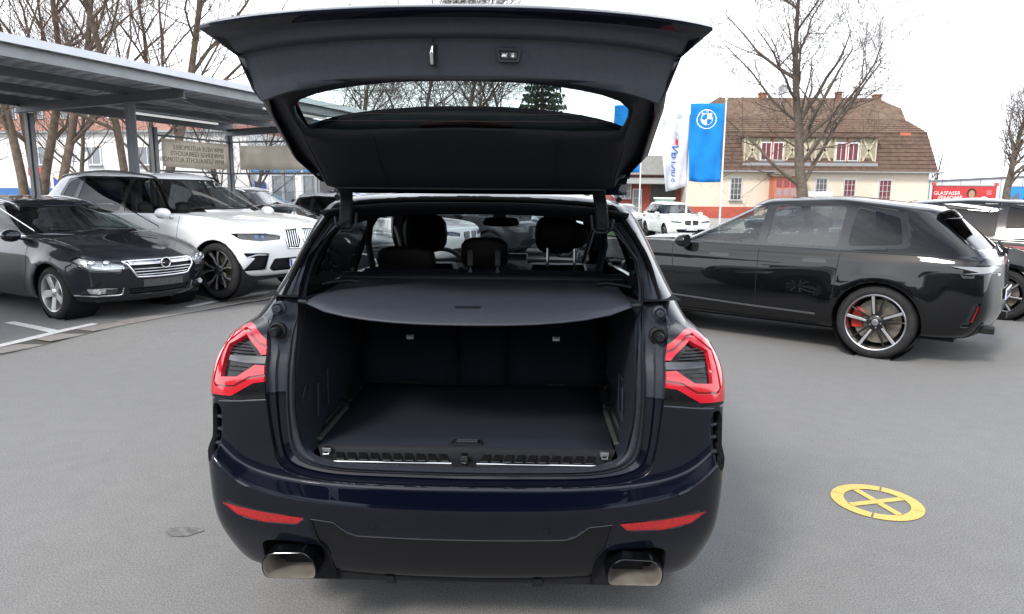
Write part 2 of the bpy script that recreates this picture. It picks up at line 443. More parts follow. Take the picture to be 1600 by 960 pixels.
# ---------------------------------------------------------------- wheels (axis x, outer face at +x)
WHEELS = {}
def spoke(mb, a0, r0, r1, w0, w1, x0, x1, th, twist=0., a1=None):
    """tapered spoke from radius r0 at angle a0 to r1 at angle a1"""
    a1 = a0+twist if a1 is None else a1
    p0 = Vector((0, math.cos(a0)*r0, math.sin(a0)*r0)); p1 = Vector((0, math.cos(a1)*r1, math.sin(a1)*r1))
    d = (p1-p0).normalized(); n = Vector((1, 0, 0)).cross(d)
    P = []
    for xo in (-th, 0):
        P += [p0-n*w0/2+Vector((x0+xo, 0, 0)), p1-n*w1/2+Vector((x1+xo, 0, 0)), p1+n*w1/2+Vector((x1+xo, 0, 0)), p0+n*w0/2+Vector((x0+xo, 0, 0))]
    mb.hexa(P)
def make_wheel(style, r=.39, rr=.285, wd=.27):
    """returns list of (name, meshdata, level) wheel > tyre, brake_disc, ..."""
    key = (style, r, rr, wd)
    if key in WHEELS: return WHEELS[key]
    h = wd/2; parts = []
    t = MB()
    prof = [(-h+.02, rr-.012), (-h-.002, rr+.01), (-h-.008, rr+(r-rr)*.45), (-h+.012, r-.022), (-h+.035, r-.006)]
    tread = np.linspace(-h+.035, h-.035, 5)
    for i in range(4):
        a, b = tread[i], tread[i+1]
        prof += [(a+.004, r), (b-.006, r), (b-.005, r-.009), (b+.003, r-.009)] if i < 3 else [(a+.004, r)]
    prof += [(h-.035, r-.006), (h-.012, r-.022), (h+.008, rr+(r-rr)*.45), (h+.002, rr+.01), (h-.02, rr-.012)]
    t.lathe(prof, 'x', 56); tyre = t.build('tyre', tyre_m, None, 50)
    b = MB(); b.lathe([(h-.004, rr+.004), (h+.003, rr-.004), (h-.004, rr-.014), (h-.05, rr-.022), (-h+.02, rr-.03), (-h+.01, rr+.004)], 'x', 56)
    lip = b.build('rim_lip', {'dark': rim_dark, 'opel': alloy}.get(style, satin if style != 'x7' else rim_dark), None, 40)
    s = MB(); f = MB(); xo = h-.012
    if style == 'xm':
        for k in range(5):
            a = R(72*k+100)
            spoke(s, a, .055, rr-.012, .055, .036, xo-.03, xo-.008, .04, R(-7)); spoke(f, a, .07, rr-.006, .020, .030, xo-.029, xo-.002, .004, R(-7))
            spoke(s, a+R(36), 0.05, rr-.012, .032, .012, xo-.035, xo-.012, .03, R(8))
    elif style == 'x7':
        for k in range(5):
            a = R(72*k+90)
            for sg in (-1, 1):
                spoke(s, a+sg*R(7), .05, rr*.62, .05, .04, xo-.03, xo-.016, .035, sg*R(3)); spoke(s, a+sg*R(10), rr*.6, rr-.012, .045, .05, xo-.016, xo-.006, .03, sg*R(6))
                spoke(f, a+sg*R(8), .07, rr*.64, .020, .024, xo-.026, xo-.0135, .004, sg*R(4)); spoke(f, a+sg*R(11), rr*.62, rr-.012, .022, .044, xo-.014, xo-.004, .004, sg*R(7))
    elif style == 'opel':
        for k in range(5):
            a = R(72*k+90)
            spoke(s, a, .04, rr-.006, .075, .10, xo-.02, xo-.008, .05)
            spoke(f, a, .06, rr-.006, .022, .05, xo-.018, xo-.003, .01)
    else:
        for k in range(7):
            spoke(s, R(360/7*k+90), .05, rr-.01, .05, .045, xo-.03, xo-.01, .035, R(6)); spoke(f, R(360/7*k+90), .07, rr-.01, .015, .02, xo-.028, xo-.006, .004, R(6))
    s.lathe([(xo-.06, .075), (xo-.028, .075), (xo-.018, .06), (xo-.016, .0)], 'x', 20)
    sp = s.build('spokes', alloy if style == 'opel' else rim_dark, None, 40, .004)
    fc = f.build('spoke_face', alloy if style == 'opel' else mat('machined_alloy', (.72, .73, .74), .3, .9), None, None, .001)
    c = MB(); c.lathe([(xo-.018, .034), (xo-.010, .033), (xo-.008, .026), (xo-.008, 0)], 'x', 20)
    for k in range(5):
        a = R(72*k+60); c.lathe([(xo-.02, .011), (xo-.014, .01), (xo-.014, 0)], 'x', 8, Matrix.Translation((0, math.cos(a)*.054, math.sin(a)*.054)))
    cap = c.build('hub_cap', satin if style != 'dark' else rim_dark, None, 40)
    d = MB(); d.lathe([(-.02, .06), (-.02, rr*.78), (.005, rr*.78), (.005, .08), (.03, .075), (.03, 0)], 'x', 40); disc = d.build('brake_disc', steel, None, 40)
    k = MB(); P = [(math.cos(R(q))*e, math.sin(R(q))*e) for e, qs in ((rr*.86, range(140, 206, 11)), (rr*.5, range(205, 139, -13))) for q in qs]
    k.prism(P, 'x', -.03, .03); cal = k.build('brake_caliper', calred if style == 'xm' else black_pl, None, None, .006)
    res = [tyre, lip, sp, fc, cap, disc, cal]
    for o in res: col.objects.unlink(o)
    WHEELS[key] = res; return res
def place_wheel(root, style, x, y, r, rr, wd, steer=0, roll=0):
    objs = make_wheel(style, r, rr, wd)
    main = objs[2].copy(); main.name = 'wheel'; link(main, root); main.location = (x, y, r-.004)
    side = 0 if x > 0 else math.pi
    main.rotation_euler = (0, 0, side+steer)
    for o in objs:
        if o is objs[2]: continue
        c = o.copy(); link(c, main)
    if roll: main.rotation_mode = 'XYZ'; main.rotation_euler = (roll, 0, side+steer)
    return main

def seat_shape(mb, c, w=.5, back=.62, tilt=.28, base=.30):
    x, y, z = c
    # cushion and leaning back with rounded shoulders, facing +y
    mb.grid([[(x+w/2*u*(1-.12*abs(t-.5)), y+.05+t*.5, z+base*(1+.15*t)+.04*abs(u)**3) for u in (-1, -.6, 0, .6, 1)] for t in (0, .33, .66, 1)])
    rows = []
    for t in np.linspace(0, 1, 7):
        ww = w/2*(1-.35*max(0, t-.6)/.4); yy = y+.02-tilt*t; zz = z+base+.02+back*t
        rows.append([(x-ww, yy+.03, zz), (x-ww*.75, yy+.10*(1-t*.4), zz), (x, yy+.07*(1-t*.4), zz), (x+ww*.75, yy+.10*(1-t*.4), zz), (x+ww, yy+.03, zz),
                     (x+ww*.9, yy-.06, zz), (x, yy-.08, zz), (x-ww*.9, yy-.06, zz)])
    mb.grid(rows, close=True)
    n = len(mb.V); mb.F.append(tuple(range(n-8, n)))
def headrest_shape(mb, c, w=.27, h=.19, d=.10, e=2.6):
    x, y, z = c; rows = []
    for i in range(9):
        v = -math.pi/2+math.pi*i/8; r = []
        for k in range(16):
            u = 2*math.pi*k/16
            sg = lambda q, p: math.copysign(abs(q)**p, q)
            cv = sg(math.cos(v), 2/e)
            r.append((x+w/2*cv*sg(math.cos(u), 2/e), y+d/2*cv*sg(math.sin(u), 2/e)-.02*(math.sin(v)), z+h/2*sg(math.sin(v), 2/e)))
        rows.append(r)
    mb.grid(rows, close=True)
def car_interior(root, yd, ys, zb=.32, yrear=None, zbelt=1.0, W=.62):
    """dashboard, wheel, seats"""
    d = MB(); rows = []
    for x in np.linspace(-W, W, 7):
        rows.append([(x, yd+.25, zbelt-.02), (x, yd, zbelt+.02), (x, yd-.16, zbelt-.05), (x, yd-.2, zbelt-.2), (x, yd-.08, zbelt-.5)])
    d.grid(rows); d.build('dashboard', darkin, root, 60)
    for sx in (-.36, .36):
        s = MB(); seat_shape(s, (sx, ys, zb-.2)); h = MB()
        o = s.build('seat', leather, root, 60); headrest_shape(h, (sx, ys-.30, zb-.2+1.06)); h.build('headrest', leather, o, 60)
    if yrear is not None:
        s = MB(); seat_shape(s, (0, yrear, zb-.15), w=1.2, back=.5); o = s.build('rear_seat', leather, root, 60)
        for sx in (-.38, .38):
            h = MB(); headrest_shape(h, (sx, yrear-.25, zb+.82), .24, .15); h.build('headrest', leather, o, 60)
    t = MB(); c = Vector((-.36, yd-.30, zbelt-.10)); P = []
    M = Matrix.Translation(c) @ Matrix.Rotation(R(65), 4, 'X')
    t.tube([M @ Vector((math.cos(a)*.18, math.sin(a)*.18, 0)) for a in np.linspace(0, 2*math.pi, 25)], .015, 6, False)
    t.bar(M @ Vector((-.17, 0, 0)), M @ Vector((.17, 0, 0)), .03, .05); t.build('steering_wheel', darkin, root, 40)
def mirror_part(car, y, z, x, paint, glassy=True):
    for sg in (1, -1):
        m_ = MB(); rows = []
        for i, (t, sx, sz) in enumerate(((0, .02, .02), (.01, .07, .045), (.06, .11, .075), (.12, .115, .08), (.14, .11, .075))):
            rows.append([(sg*(x+.13+sx*math.cos(a)*.95), y+.10-t, z+.03+sz*math.sin(a)) for a in np.linspace(0, 2*math.pi, 13)[:-1]])
        m_.grid(rows, close=True); n = len(m_.V); m_.F.append(tuple(range(n-12, n))); m_.F.append(tuple(range(12)))
        m_.hexa([(sg*(x-.03), y+.02, z-.045), (sg*(x+.07), y+.02, z-.02), (sg*(x+.07), y+.07, z-.02), (sg*(x-.03), y+.09, z-.045), (sg*(x-.03), y+.02, z-.02), (sg*(x+.07), y+.02, z+.01), (sg*(x+.07), y+.07, z+.01), (sg*(x-.03), y+.09, z-.02)])
        o = m_.build('wing_mirror', paint, car.root, 50)
def plate_part(root, loc, yaw, text, tilt=0, scale=1.):
    b = MB(); b.box((0, 0, 0), (.52*scale, .012, .112*scale)); p = b.build('number_plate', platew, root, None, .004)
    p.location = loc; p.rotation_euler = (tilt, 0, R(yaw))
    f = MB(); f.box((-.237*scale, -.0075, 0), (.038*scale, .004, .105*scale)); f.build('country_strip', plateb, p)
    if text: text_mesh('plate_text', text, .095*scale, platek, p, (.02*scale, -.0075, 0), (R(90), 0, 0), extrude=.001)
    return p

# ---------------------------------------------------------------- the open dark-blue SUV (rear at y = 0, nose towards +y)
def spline(P, k=4):
    P = [Vector(p) for p in P]; out_ = []
    for i in range(len(P)-1):
        p0 = P[i-1] if i else P[i]*2-P[i+1]; p1, p2 = P[i], P[i+1]; p3 = P[i+2] if i+2 < len(P) else P[i+1]*2-P[i]
        for j in range(k):
            t = j/k; out_.append(.5*((2*p1)+(p2-p0)*t+(2*p0-5*p1+4*p2-p3)*t*t+(3*p1-p0-3*p2+p3)*t**3))
    out_.append(P[-1]); return out_
def mir(P): return [(-p[0], *p[1:]) for p in P]

def biggest(faces):
    """the largest connected patch among faces"""
    left = set(faces); best = []
    while left:
        st = [left.pop()]; isl = list(st)
        while st:
            for e in st.pop().edges:
                for f in e.link_faces:
                    if f in left: left.discard(f); st.append(f); isl.append(f)
        if len(isl) > len(best): best = isl
    return best
def build_main():
    root = empty('open_suv'); tag(root, 'dark blue SUV in the centre, tailgate raised and boot empty', 'car')
    Lf = 4.71
    rings = [
        dict(W=.66, yr=.45, yf=4.25, z=.25), dict(W=.885, yr=.15, yf=4.50, z=.262, bowr=.07, rr=.09, tr=.085), dict(W=.915, yr=.10, yf=4.60, z=.30, bowr=.08, rr=.09, tr=.080),
        dict(W=.937, yr=.050, yf=4.66, z=.42, bowr=.09, rr=.07, tr=.050), dict(W=.942, yr=.012, yf=4.69, z=.52, bowr=.10, rr=.07, tr=.026),
        dict(W=.942, yr=0, yf=4.70, z=.604, bowr=.11, rr=.09, zcr=.14, tr=.012), dict(W=.944, yr=.094, yf=4.705, z=.634, bowr=.07, rr=.08, zcr=.145, tr=.012),
        dict(W=.945, yr=.108, yf=4.705, z=.672, bowr=.065, rr=.08, zcr=.135, tr=.012), dict(W=.946, yr=.115, yf=4.70, z=.80, bowr=.065, rr=.08, zcr=.06, tr=.012),
        dict(W=.946, yr=.115, yf=4.68, z=[(0, .95), (3, .92), (4.7, .76)], bowr=.07, rr=.08, tr=.012), dict(W=.942, yr=.125, yf=4.66, z=[(0, 1.06), (3, 1.01), (4, .96), (4.7, .83)], bowr=.09, rr=.09, bowf=.25, tr=.015),
        dict(W=.912, yr=.180, yf=4.58, z=[(0, 1.14), (3.2, 1.08), (4, 1.03), (4.65, .90)], bowr=.10, rr=.12, bowf=.28, tr=.025),
        dict(W=.868, yr=.25, yf=3.42, z=[(0, 1.20), (2.2, 1.14), (3.4, 1.12)], bowr=.11, rr=.20, bowf=.2, rf=.1, tr=.05),
        dict(W=.815, yr=.37, yf=3.05, z=1.32, bowr=.12, rr=.26, bowf=.18, rf=.1, tr=.07), dict(W=.745, yr=.47, yf=2.72, z=[(0, 1.47), (2.7, 1.47)], bowr=.10, rr=.22, bowf=.15, rf=.1, tr=.07),
        dict(W=.675, yr=.555, yf=2.48, z=[(0, 1.585), (1.6, 1.60), (2.5, 1.57)], bowr=.08, rr=.18, bowf=.13, rf=.1, tr=.06),
        dict(W=.60, yr=.59, yf=2.36, z=[(0, 1.635), (1.6, 1.65), (2.4, 1.61)], bowr=.06, rr=.14, bowf=.12, rf=.1),
        dict(W=.34, yr=.70, yf=2.2, z=[(0, 1.66), (1.6, 1.676), (2.3, 1.63)], bowr=.05, rr=.14, bowf=.1, rf=.1)]
    whl = ((.95, .37), (3.81, .37))
    bm = car_shell(rings, 12, level=3, creases=(5, 6), wheels=whl, arch=.41, flare=.012)
    car = Car(bm, root, navy); red = lambda P: [(x, y, z) for x, y, z in P]
    # boot opening
    A = [(0, 0, .648), (.25, 0, .649), (.45, 0, .652), (.585, 0, .668), (.655, 0, .70), (.68, 0, .775), (.697, 0, .91), (.706, 0, 1.04), (.708, 0, 1.10), (.735, 0, 1.195), (.728, 0, 1.29), (.70, 0, 1.42), (.59, 0, 1.59), (.53, 0, 1.622), (.25, 0, 1.645), (0, 0, 1.65)]
    As = spline(A, 3)
    As = [Vector((p.x, (car.hit((p.x, 0, p.z), 180)[0].y), p.z)) for p in As]
    ap = [tuple(p) for p in As]+[(-p.x, p.y, p.z) for p in As[-2:0:-1]]
    f = car.cut(ap, 180, .02, keep=lambda c: c.y < .95); bmesh.ops.delete(car.bm, geom=f, context='FACES')
    # tail lights
    lens = [(.776,.249,1.199),(.812,.252,1.173),(.909,.311,1.108),(.960,.341,.962),(.938,.319,.926),(.818,.209,.932),(.690,.15,.941),(.690,.15,1.141),(.755,.227,1.19)]
    redC = [(.690,.15,1.12),(.733,.159,1.139),(.787,.224,1.166),(.814,.252,1.171),(.846,.275,1.159),(.913,.309,1.106),(.965,.339,.962),(.94,.324,.939),(.828,.218,.943),(.771,.175,.976),(.743,.16,.992),(.690,.15,1.0),(.690,.15,1.051),(.742,.161,1.052),(.807,.203,1.01),(.873,.265,1.004),(.867,.265,1.105),(.802,.214,1.141),(.742,.162,1.1),(.725,.155,1.084),(.690,.15,1.086)]
    mid = [(.690,.15,1.108),(.738,.159,1.121),(.792,.22,1.155),(.822,.252,1.158),(.888,.28,1.105),(.908,.3,.985),(.895,.29,.968),(.820,.21,.972),(.76,.17,1.005),(.690,.15,1.018),(.690,.15,1.026),(.762,.17,1.013),(.820,.21,.980),(.890,.29,.976),(.900,.3,.985),(.882,.28,1.102),(.822,.252,1.150),(.794,.22,1.147),(.742,.159,1.113),(.690,.15,1.10)]
    dark = [(.867,.265,1.105),(.802,.214,1.141),(.742,.162,1.1),(.725,.155,1.084),(.690,.15,1.086),(.690,.15,1.051),(.742,.161,1.052),(.807,.203,1.01),(.873,.265,1.004)]
    barp = [(.85,.245,1.076),(.690,.15,1.081),(.690,.15,1.058),(.767,.175,1.056),(.85,.245,1.060)]
    for sg in (1, -1):
        S = (lambda P: P) if sg > 0 else mir
        kp = lambda c: c.x*sg > 0
        b_ = car.cut(S(barp), 180, .02, kp); bV = car.take(b_)
        d_ = car.cut(S(dark), 180, .02, kp); dV = car.take(d_)
        m_ = car.cut(S(mid), 180, .02, kp); mV = car.take(m_)
        r_ = car.cut(S(redC), 180, .02, kp); rV = car.take(r_)
        l_ = car.cut(S(lens), 180, .02, kp); lV = car.take(biggest([f for f in l_ if f.calc_center_median().z < 1.04])); tV = car.take(biggest([f for f in l_ if f.is_valid]))
        o = car.patch('tail_light', *lV, lampdk, .003, .02)
        car.patch('lamp_shoulder', *tV, lampdk, .003, .02, o)
        car.patch('red_ring', *rV, lampred2, .007, .02, o); car.patch('ring_groove', *mV, lampred, .001, .012, o)
        car.patch('smoked_core', *dV, lampdk, -.010, .006, o); car.patch('indicator_bar', *bV, mat('lamp_bar', (.05, .053, .06), .12, .2, 1), .004, .03, o)
        fins = MB()
        for k in range(6):
            z = (1.086, 1.096, 1.106, 1.116, 1.042, 1.028)[k]; x0, x1 = (.755, .765, .775, .788, .78, .80)[k], .858
            P = [car.hit((sg*x, 0, z), 180)[0] for x in np.linspace(x0, x1, 4)]
            fins.tube([p+Vector((0, .006, 0)) for p in P], .0020, 5)
        fins.build('lamp_rib', mat('lamp_rib', (.035, .035, .038), .25, .3), o)
    # bumper panels
    dif = [(-.52,0,.545),(-.44,0,.538),(-.395,0,.50),(-.36,0,.487),(.36,0,.487),(.395,0,.50),(.44,0,.538),(.52,0,.545),(.50,0,.44),(.47,0,.40),(.455,0,.2),(-.455,0,.2),(-.47,0,.40),(-.50,0,.44)]
    for sg in (1, -1):
        S = (lambda P: P) if sg > 0 else mir
        f = car.cut(S(rounded([(.468,0,.39),(.492,0,.432),(.69,0,.438),(.722,0,.42),(.724,0,.30),(.722,0,.2),(.46,0,.2)], .02)), 180, -.99, lambda c: c.x*sg > 0 and c.y < .32); bmesh.ops.delete(car.bm, geom=f, context='FACES')
        fr = car.cut(S([(.545,0,.547),(.70,0,.556),(.86,0,.573),(.80,0,.532),(.70,0,.514),(.572,0,.519)]), 180, .02, lambda c: c.x*sg > 0); fV = car.take(fr)
        car.patch('reflector', *fV, reflred, -.002, .02)
        # side air vent at the corner
        vp = [(sg*x, .28, z) for x, z in rounded([(.868, .908), (.900, .908), (.914, .875), (.912, .745), (.900, .705), (.876, .712), (.860, .76), (.858, .875)], .02)]
        v = car.patch('side_vent', *car.take(biggest(car.cut(vp, 180-sg*8, .02, lambda c: c.x*sg > 0))), rubber, -.03, 0)
        if v is not None:
            for z in (.765, .81, .855):
                p, q = car.hit((sg*.863, 0, z), 180)[0], car.hit((sg*.908, 0, z), 180)[0]; iv = Vector((-sg*.010, .012, 0)); b = MB(); b.bar(p+iv, q+iv, .014, .010); b.build('vent_bar', trim_grey, v, None, .002)
    dV = car.take(car.cut(dif, 180, -.2, lambda c: c.y < .32)); diffuser = car.patch('diffuser', *dV, mat('diffuser_paint', (.0012, .0016, .0035), .4, 0, .6, .03, spec=.1, noise=(60, .2)), -.004, .02)
    for x in (-.27, .27):
        b = MB(); b.hexa([(x-.02, .16, .240), (x+.02, .16, .240), (x+.015, .35, .245), (x-.015, .35, .245), (x-.016, .13, .285), (x+.016, .13, .285), (x+.012, .35, .27), (x-.012, .35, .27)]); b.build('diffuser_fin', black_pl, diffuser, None, .004)
    # seams, sensors
    r = MB(); car.ribbon(r, [(x, 0, z) for x, y, z in dif[:8]], 180, .004, .0012)
    for sg in (1, -1):
        car.ribbon(r, [(sg*.70, 0, .935), (sg*.80, 0, .925), (sg*.92, 0, .915)], 180, .005, .001)
        car.ribbon(r, [(sg*.86, 0, .573), (sg*.925, 0, .59)], 180, .004, .001)
    r.build('panel_seam', mat('seam', (.035, .04, .05), .5), root)
    for x in (-.30, .295):
        p, n = car.hit((x, 0, .508+.02), 180); b = MB(); b.lathe([(0, .0125), (.003, .0125), (.003, .0105), (.0015, .0105), (.003, .0095), (.004, 0)], 'y', 20, Matrix.Translation(p) @ Matrix.Rotation(math.pi, 4, 'Z'))
        b.build('parking_sensor', navy, root, 30)
    # wheel arches, windows
    for sg in (1, -1):
        for wy, wz in whl:
            f = car.cut(circle_pts(wy, wz, .41, sg*.95), 90*sg, .0, lambda c: c.x*sg > .5); bmesh.ops.delete(car.bm, geom=f, context='FACES')
            t = MB(); t.lathe([(sg*.55, .40), (sg*.90, .412)], 'x', 32, Matrix.Translation((0, wy, wz))); t.build('wheel_well', rubber, root, 60)
        X = sg*.85
        def poly(*p): return rounded([(X, y, z) for y, z in p], .04)
        for nm, p, m_ in (('quarter_window', poly((.98, 1.25), (.80, 1.27), (.92, 1.46), (1.10, 1.52), (1.12, 1.23)), tint_g), ('rear_door_window', poly((1.17, 1.22), (1.17, 1.53), (1.95, 1.55), (1.95, 1.18)), tint_g),
                         ('front_door_window', poly((2.03, 1.18), (2.03, 1.55), (2.36, 1.53), (2.98, 1.24), (3.02, 1.15)), clear_g)):
            car.panel(nm, p, 90*sg, m_, -.006, 0, .1, keep=lambda c: c.x*sg > .3)
        car.panel('window_surround', rounded([(X, y, z) for y, z in ((.90, 1.225), (.73, 1.26), (.88, 1.48), (1.12, 1.56), (2.36, 1.575), (3.08, 1.22), (3.10, 1.13), (1.95, 1.155))], .04), 90*sg, gloss_black, -.003, .02, .1, keep=lambda c: c.x*sg > .3)
        ln = MB(); car.ribbon(ln, [(X, y, z) for y, z in ((1.99, 1.16), (1.99, .34))], 90*sg); car.ribbon(ln, [(X, y, z) for y, z in ((3.05, 1.1), (3.05, .6), (2.98, .35))], 90*sg); car.ribbon(ln, [(X, y, z) for y, z in ((1.12, 1.2), (1.1, 1.0), (1.38, .6), (1.42, .35))], 90*sg)
        ln.build('door_seam', rubber, root)
        for y in (1.25, 2.2):
            p, n = car.hit((X, y, 1.02), 90*sg); b = MB(); b.box(p+Vector((sg*.02, 0, 0)), (.025, .22, .03)); b.build('door_handle', navy, root, None, .01)
    ws = rounded([(-.70, 3.2, 1.15), (.70, 3.2, 1.15), (.56, 2.6, 1.575), (-.56, 2.6, 1.575)], .06)
    car.panel('windscreen', ws, 0, wind_g, -.005, 0, .1, keep=lambda c: c.y > 2.3 and c.z > 1.1)
    # nose
    for sg in (1, -1):
        car.panel('headlight', [(sg*.42, 4.6, .80), (sg*.80, 4.4, .85), (sg*.88, 4.2, .86), (sg*.86, 4.3, .76), (sg*.46, 4.6, .70)], 30*sg, lampchr, -.01, .02, .1)
        car.panel('kidney_grille', rounded([(sg*.04, 4.7, .84), (sg*.33, 4.7, .84), (sg*.36, 4.7, .74), (sg*.28, 4.7, .62), (sg*.06, 4.7, .62)], .05), 0, gloss_black, -.02, .02, .1, keep=lambda c: c.y > 3.9)
    car.panel('front_intake', rounded([(-.6, 4.7, .48), (.6, 4.7, .48), (.5, 4.7, .34), (-.5, 4.7, .34)], .04), 0, black_pl, -.02, .02, .1, keep=lambda c: c.y > 3.9)
    mirror_part(car, 2.82, 1.12, .86, navy)
    for sx in (-1, 1):
        for y, _ in whl: place_wheel(root, 'x7', sx*.80, y, .37, .262, .25, 0, R(20))
    b = MB(); b.box((0, 2.3, .27), (1.5, 3.9, .06)); b.box((0, .40, .33), (1.3, .5, .14)); b.build('underbody', rubber, root)
    # shark-fin aerial, roof rails
    b = MB(); b.grid([[(w_*sx, .86+y, 1.655+z) for sx in (1, .6, 0, -.6, -1)] for w_, y, z in ((.035, -.02, 0), (.02, .0, .05), (.004, .0, .062))]); b.hexa([(-.03, .80, 1.655), (.03, .80, 1.655), (.03, 1.0, 1.66), (-.03, 1.0, 1.66), (-.006, .82, 1.715), (.006, .82, 1.715), (.006, .88, 1.71), (-.006, .88, 1.71)]); b.build('roof_aerial', navy, root, 60, .004)
    for sg in (1, -1):
        b = MB(); b.tube(spline([(sg*.60, .80, 1.64), (sg*.595, .90, 1.665), (sg*.60, 1.6, 1.685), (sg*.575, 2.2, 1.66), (sg*.56, 2.3, 1.63)], 4), .014, 8); b.build('roof_rail', gloss_black, root, 60)

    # ---- opening: flange, rubber seal
    Cc = [(0,.676),(.25,.677),(.45,.679),(.565,.696),(.618,.73),(.637,.80),(.641,.91),(.642,1.04),(.643,1.10),(.657,1.195),(.670,1.29),(.664,1.42),(.562,1.572),(.50,1.605),(.25,1.628),(0,1.634)]
    Ec = [(0,.700),(.24,.701),(.43,.704),(.52,.718),(.572,.756),(.590,.81),(.604,.91),(.606,1.04),(.608,1.10),(.626,1.195),(.655,1.29),(.640,1.42),(.53,1.552),(.46,1.586),(.25,1.612),(0,1.619)]
    Cs = [Vector((p.x, 0, p.y)) for p in spline([Vector((a, b, 0)) for a, b in Cc], 3)]; Es = [Vector((p.x, 0, p.y)) for p in spline([Vector((a, b, 0)) for a, b in Ec], 3)]
    n = len(As)
    def row(fn): return [fn(i) for i in range(n)]
    topk = [min(1, max(0, (As[i].z-1.45)/.15)) for i in range(n)]
    rows = [row(lambda i: As[i]+Vector((0, .004, 0))), row(lambda i: As[i].lerp(Cs[i], .08)*1+Vector((0, .022, 0))-Vector((0, As[i].lerp(Cs[i], .08).y-As[i].y, 0))),
            row(lambda i: Vector((As[i].lerp(Cs[i], .45).x, As[i].y+.024, As[i].lerp(Cs[i], .45).z))), row(lambda i: Vector((As[i].lerp(Cs[i], .55).x, As[i].y+.036, As[i].lerp(Cs[i], .55).z))),
            row(lambda i: Vector((Cs[i].x, As[i].y+.042, Cs[i].z)))]
    seal = [row(lambda i: Vector((Cs[i].x, As[i].y+.044, Cs[i].z)))]
    for t, dy in ((.12, .026), (.3, .020), (.38, .030), (.55, .022), (.75, .018), (.9, .026), (1.0, .050)):
        seal.append(row(lambda i: Vector((Cs[i].lerp(Es[i], t).x, As[i].y+dy, Cs[i].lerp(Es[i], t).z))))
    def full(rw): return [tuple(p) for p in rw]+[(-p.x, p.y, p.z) for p in rw[-2:0:-1]]
    up = MB(); lo = MB(); FR = [full(r_) for r_ in rows]; m2 = len(FR[0])
    for j in range(len(FR)-1):
        for i in range(m2):
            q = [FR[j][i], FR[j][(i+1) % m2], FR[j+1][(i+1) % m2], FR[j+1][i]]; zc = sum(p[2] for p in q)/4
            (up if .945 < zc else lo).add(q, [(0, 1, 2, 3)])
    for mb, nm, m_ in ((up, 'opening_flange', trim_grey), (lo, 'opening_flange', navy)):
        o = mb.build(nm, m_, root); bmm = bmesh.new(); bmm.from_mesh(o.data); bmesh.ops.remove_doubles(bmm, verts=bmm.verts, dist=1e-4); bmesh.ops.recalc_face_normals(bmm, faces=bmm.faces); bmm.to_mesh(o.data); bmm.free(); o.data.shade_smooth(); o.data.set_sharp_from_angle(angle=R(45))
    sb = MB(); sb.grid([full(r_) for r_ in seal], close=True); sb.build('door_seal', seal_m, root, 70)
    for sg in (1, -1):
        for (x, y, z, rad, ln_) in ((.692, .232, 1.16, .017, .028), (.704, .29, 1.232, .014, .006)):
            p = Vector((sg*x, y+.03, z)); b = MB()
            b.lathe([(.03, rad*1.9), (.012, rad*1.9), (.008, rad*1.5), (.012, rad*1.05), (-ln_*.6, rad), (-ln_, rad*.8), (-ln_, 0)], 'y', 18, Matrix.Translation(p)); b.build('rubber_buffer', trim_grey if ln_ < .01 else rubber, root, 40)

    # ---- boot interior
    fl = MB(); fl.grid([[(x*(1 if y > .4 else .965), y, .736+.002*math.sin(x*9)) for x in np.linspace(-.565, .565, 9)] for y in np.linspace(.243, 1.16, 8)]); floor = fl.build('boot_floor', carpet, root, 60, 0, .02)
    h = MB(); hp = rounded([(-.062, .268), (.062, .268), (.055, .325), (-.055, .325)], .014); 
    h.prism(hp, 'z', .737, .742); hh = h.build('floor_handle', black_pl, floor, None, .002)
    h = MB(); h.prism(rounded([(-.050, .276), (.050, .276), (.045, .317), (-.045, .317)], .01), 'z', .7425, .744); hk = h.build('handle_cup', gloss_black, hh)
    h = MB(); h.box((0, .287, .746), (.082, .010, .005)); h.box((0, .305, .746), (.078, .008, .005)); h.build('handle_bar', trim_grey, hh, None, .002)
    for sg in (1, -1):
        b = MB(); b.box((sg*.572, .50, .741), (.045, .40, .012)); b.box((sg*.580, .95, .741), (.030, .42, .010)); o = b.build('lashing_rail', mat('rail_grey', (.045, .055, .055), .5, .2), root, None, .003)
        b = MB(); b.box((sg*.572, .50, .7485), (.014, .38, .004)); b.box((sg*.580, .95, .7475), (.012, .40, .004)); b.build('rail_slot', rubber, o)
        b = MB(); b.box((sg*.575, .712, .752), (.05, .03, .016)); b.tube([(sg*.56, .70, .757), (sg*.56, .72, .775), (sg*.59, .72, .775), (sg*.59, .70, .757)], .004, 6); b.build('lashing_eye', chrome if False else rim_dark, o, None, .002)
        # side lining
        rows = []
        for z, dx in ((.725, 0), (.76, .004), (.84, .0), (.90, -.012), (1.0, -.004), (1.10, .0), (1.2, .006), (1.262, .01)):
            xo = float(np.interp(z, [.70, .75, .81, .91, 1.1, 1.2, 1.29], [.53, .572, .59, .604, .608, .626, .655]))
            rows.append([(sg*xo, float(np.interp(z, [.7, .91, 1.1, 1.2, 1.29], [.165, .18, .22, .31, .41])), z), (sg*(xo+.004), .36 if z < 1.15 else .42, z), (sg*(.605+dx), .55, z), (sg*(.585+dx*2), .75, z), (sg*(.60+dx), .95, z), (sg*(.62+dx), 1.2, z)])
        b = MB(); b.grid(rows); sl = b.build('side_lining', carpet, root, 60)
        b = MB(); b.tube([(sg*.592, .40, .79), (sg*.588, .40, .93)], .004, 6); b.tube([(sg*.594, .44, .80), (sg*.594, .55, .80), (sg*.594, .55, .95), (sg*.594, .44, .95)], .003, 5); b.build('net_cord', trim_grey, sl)
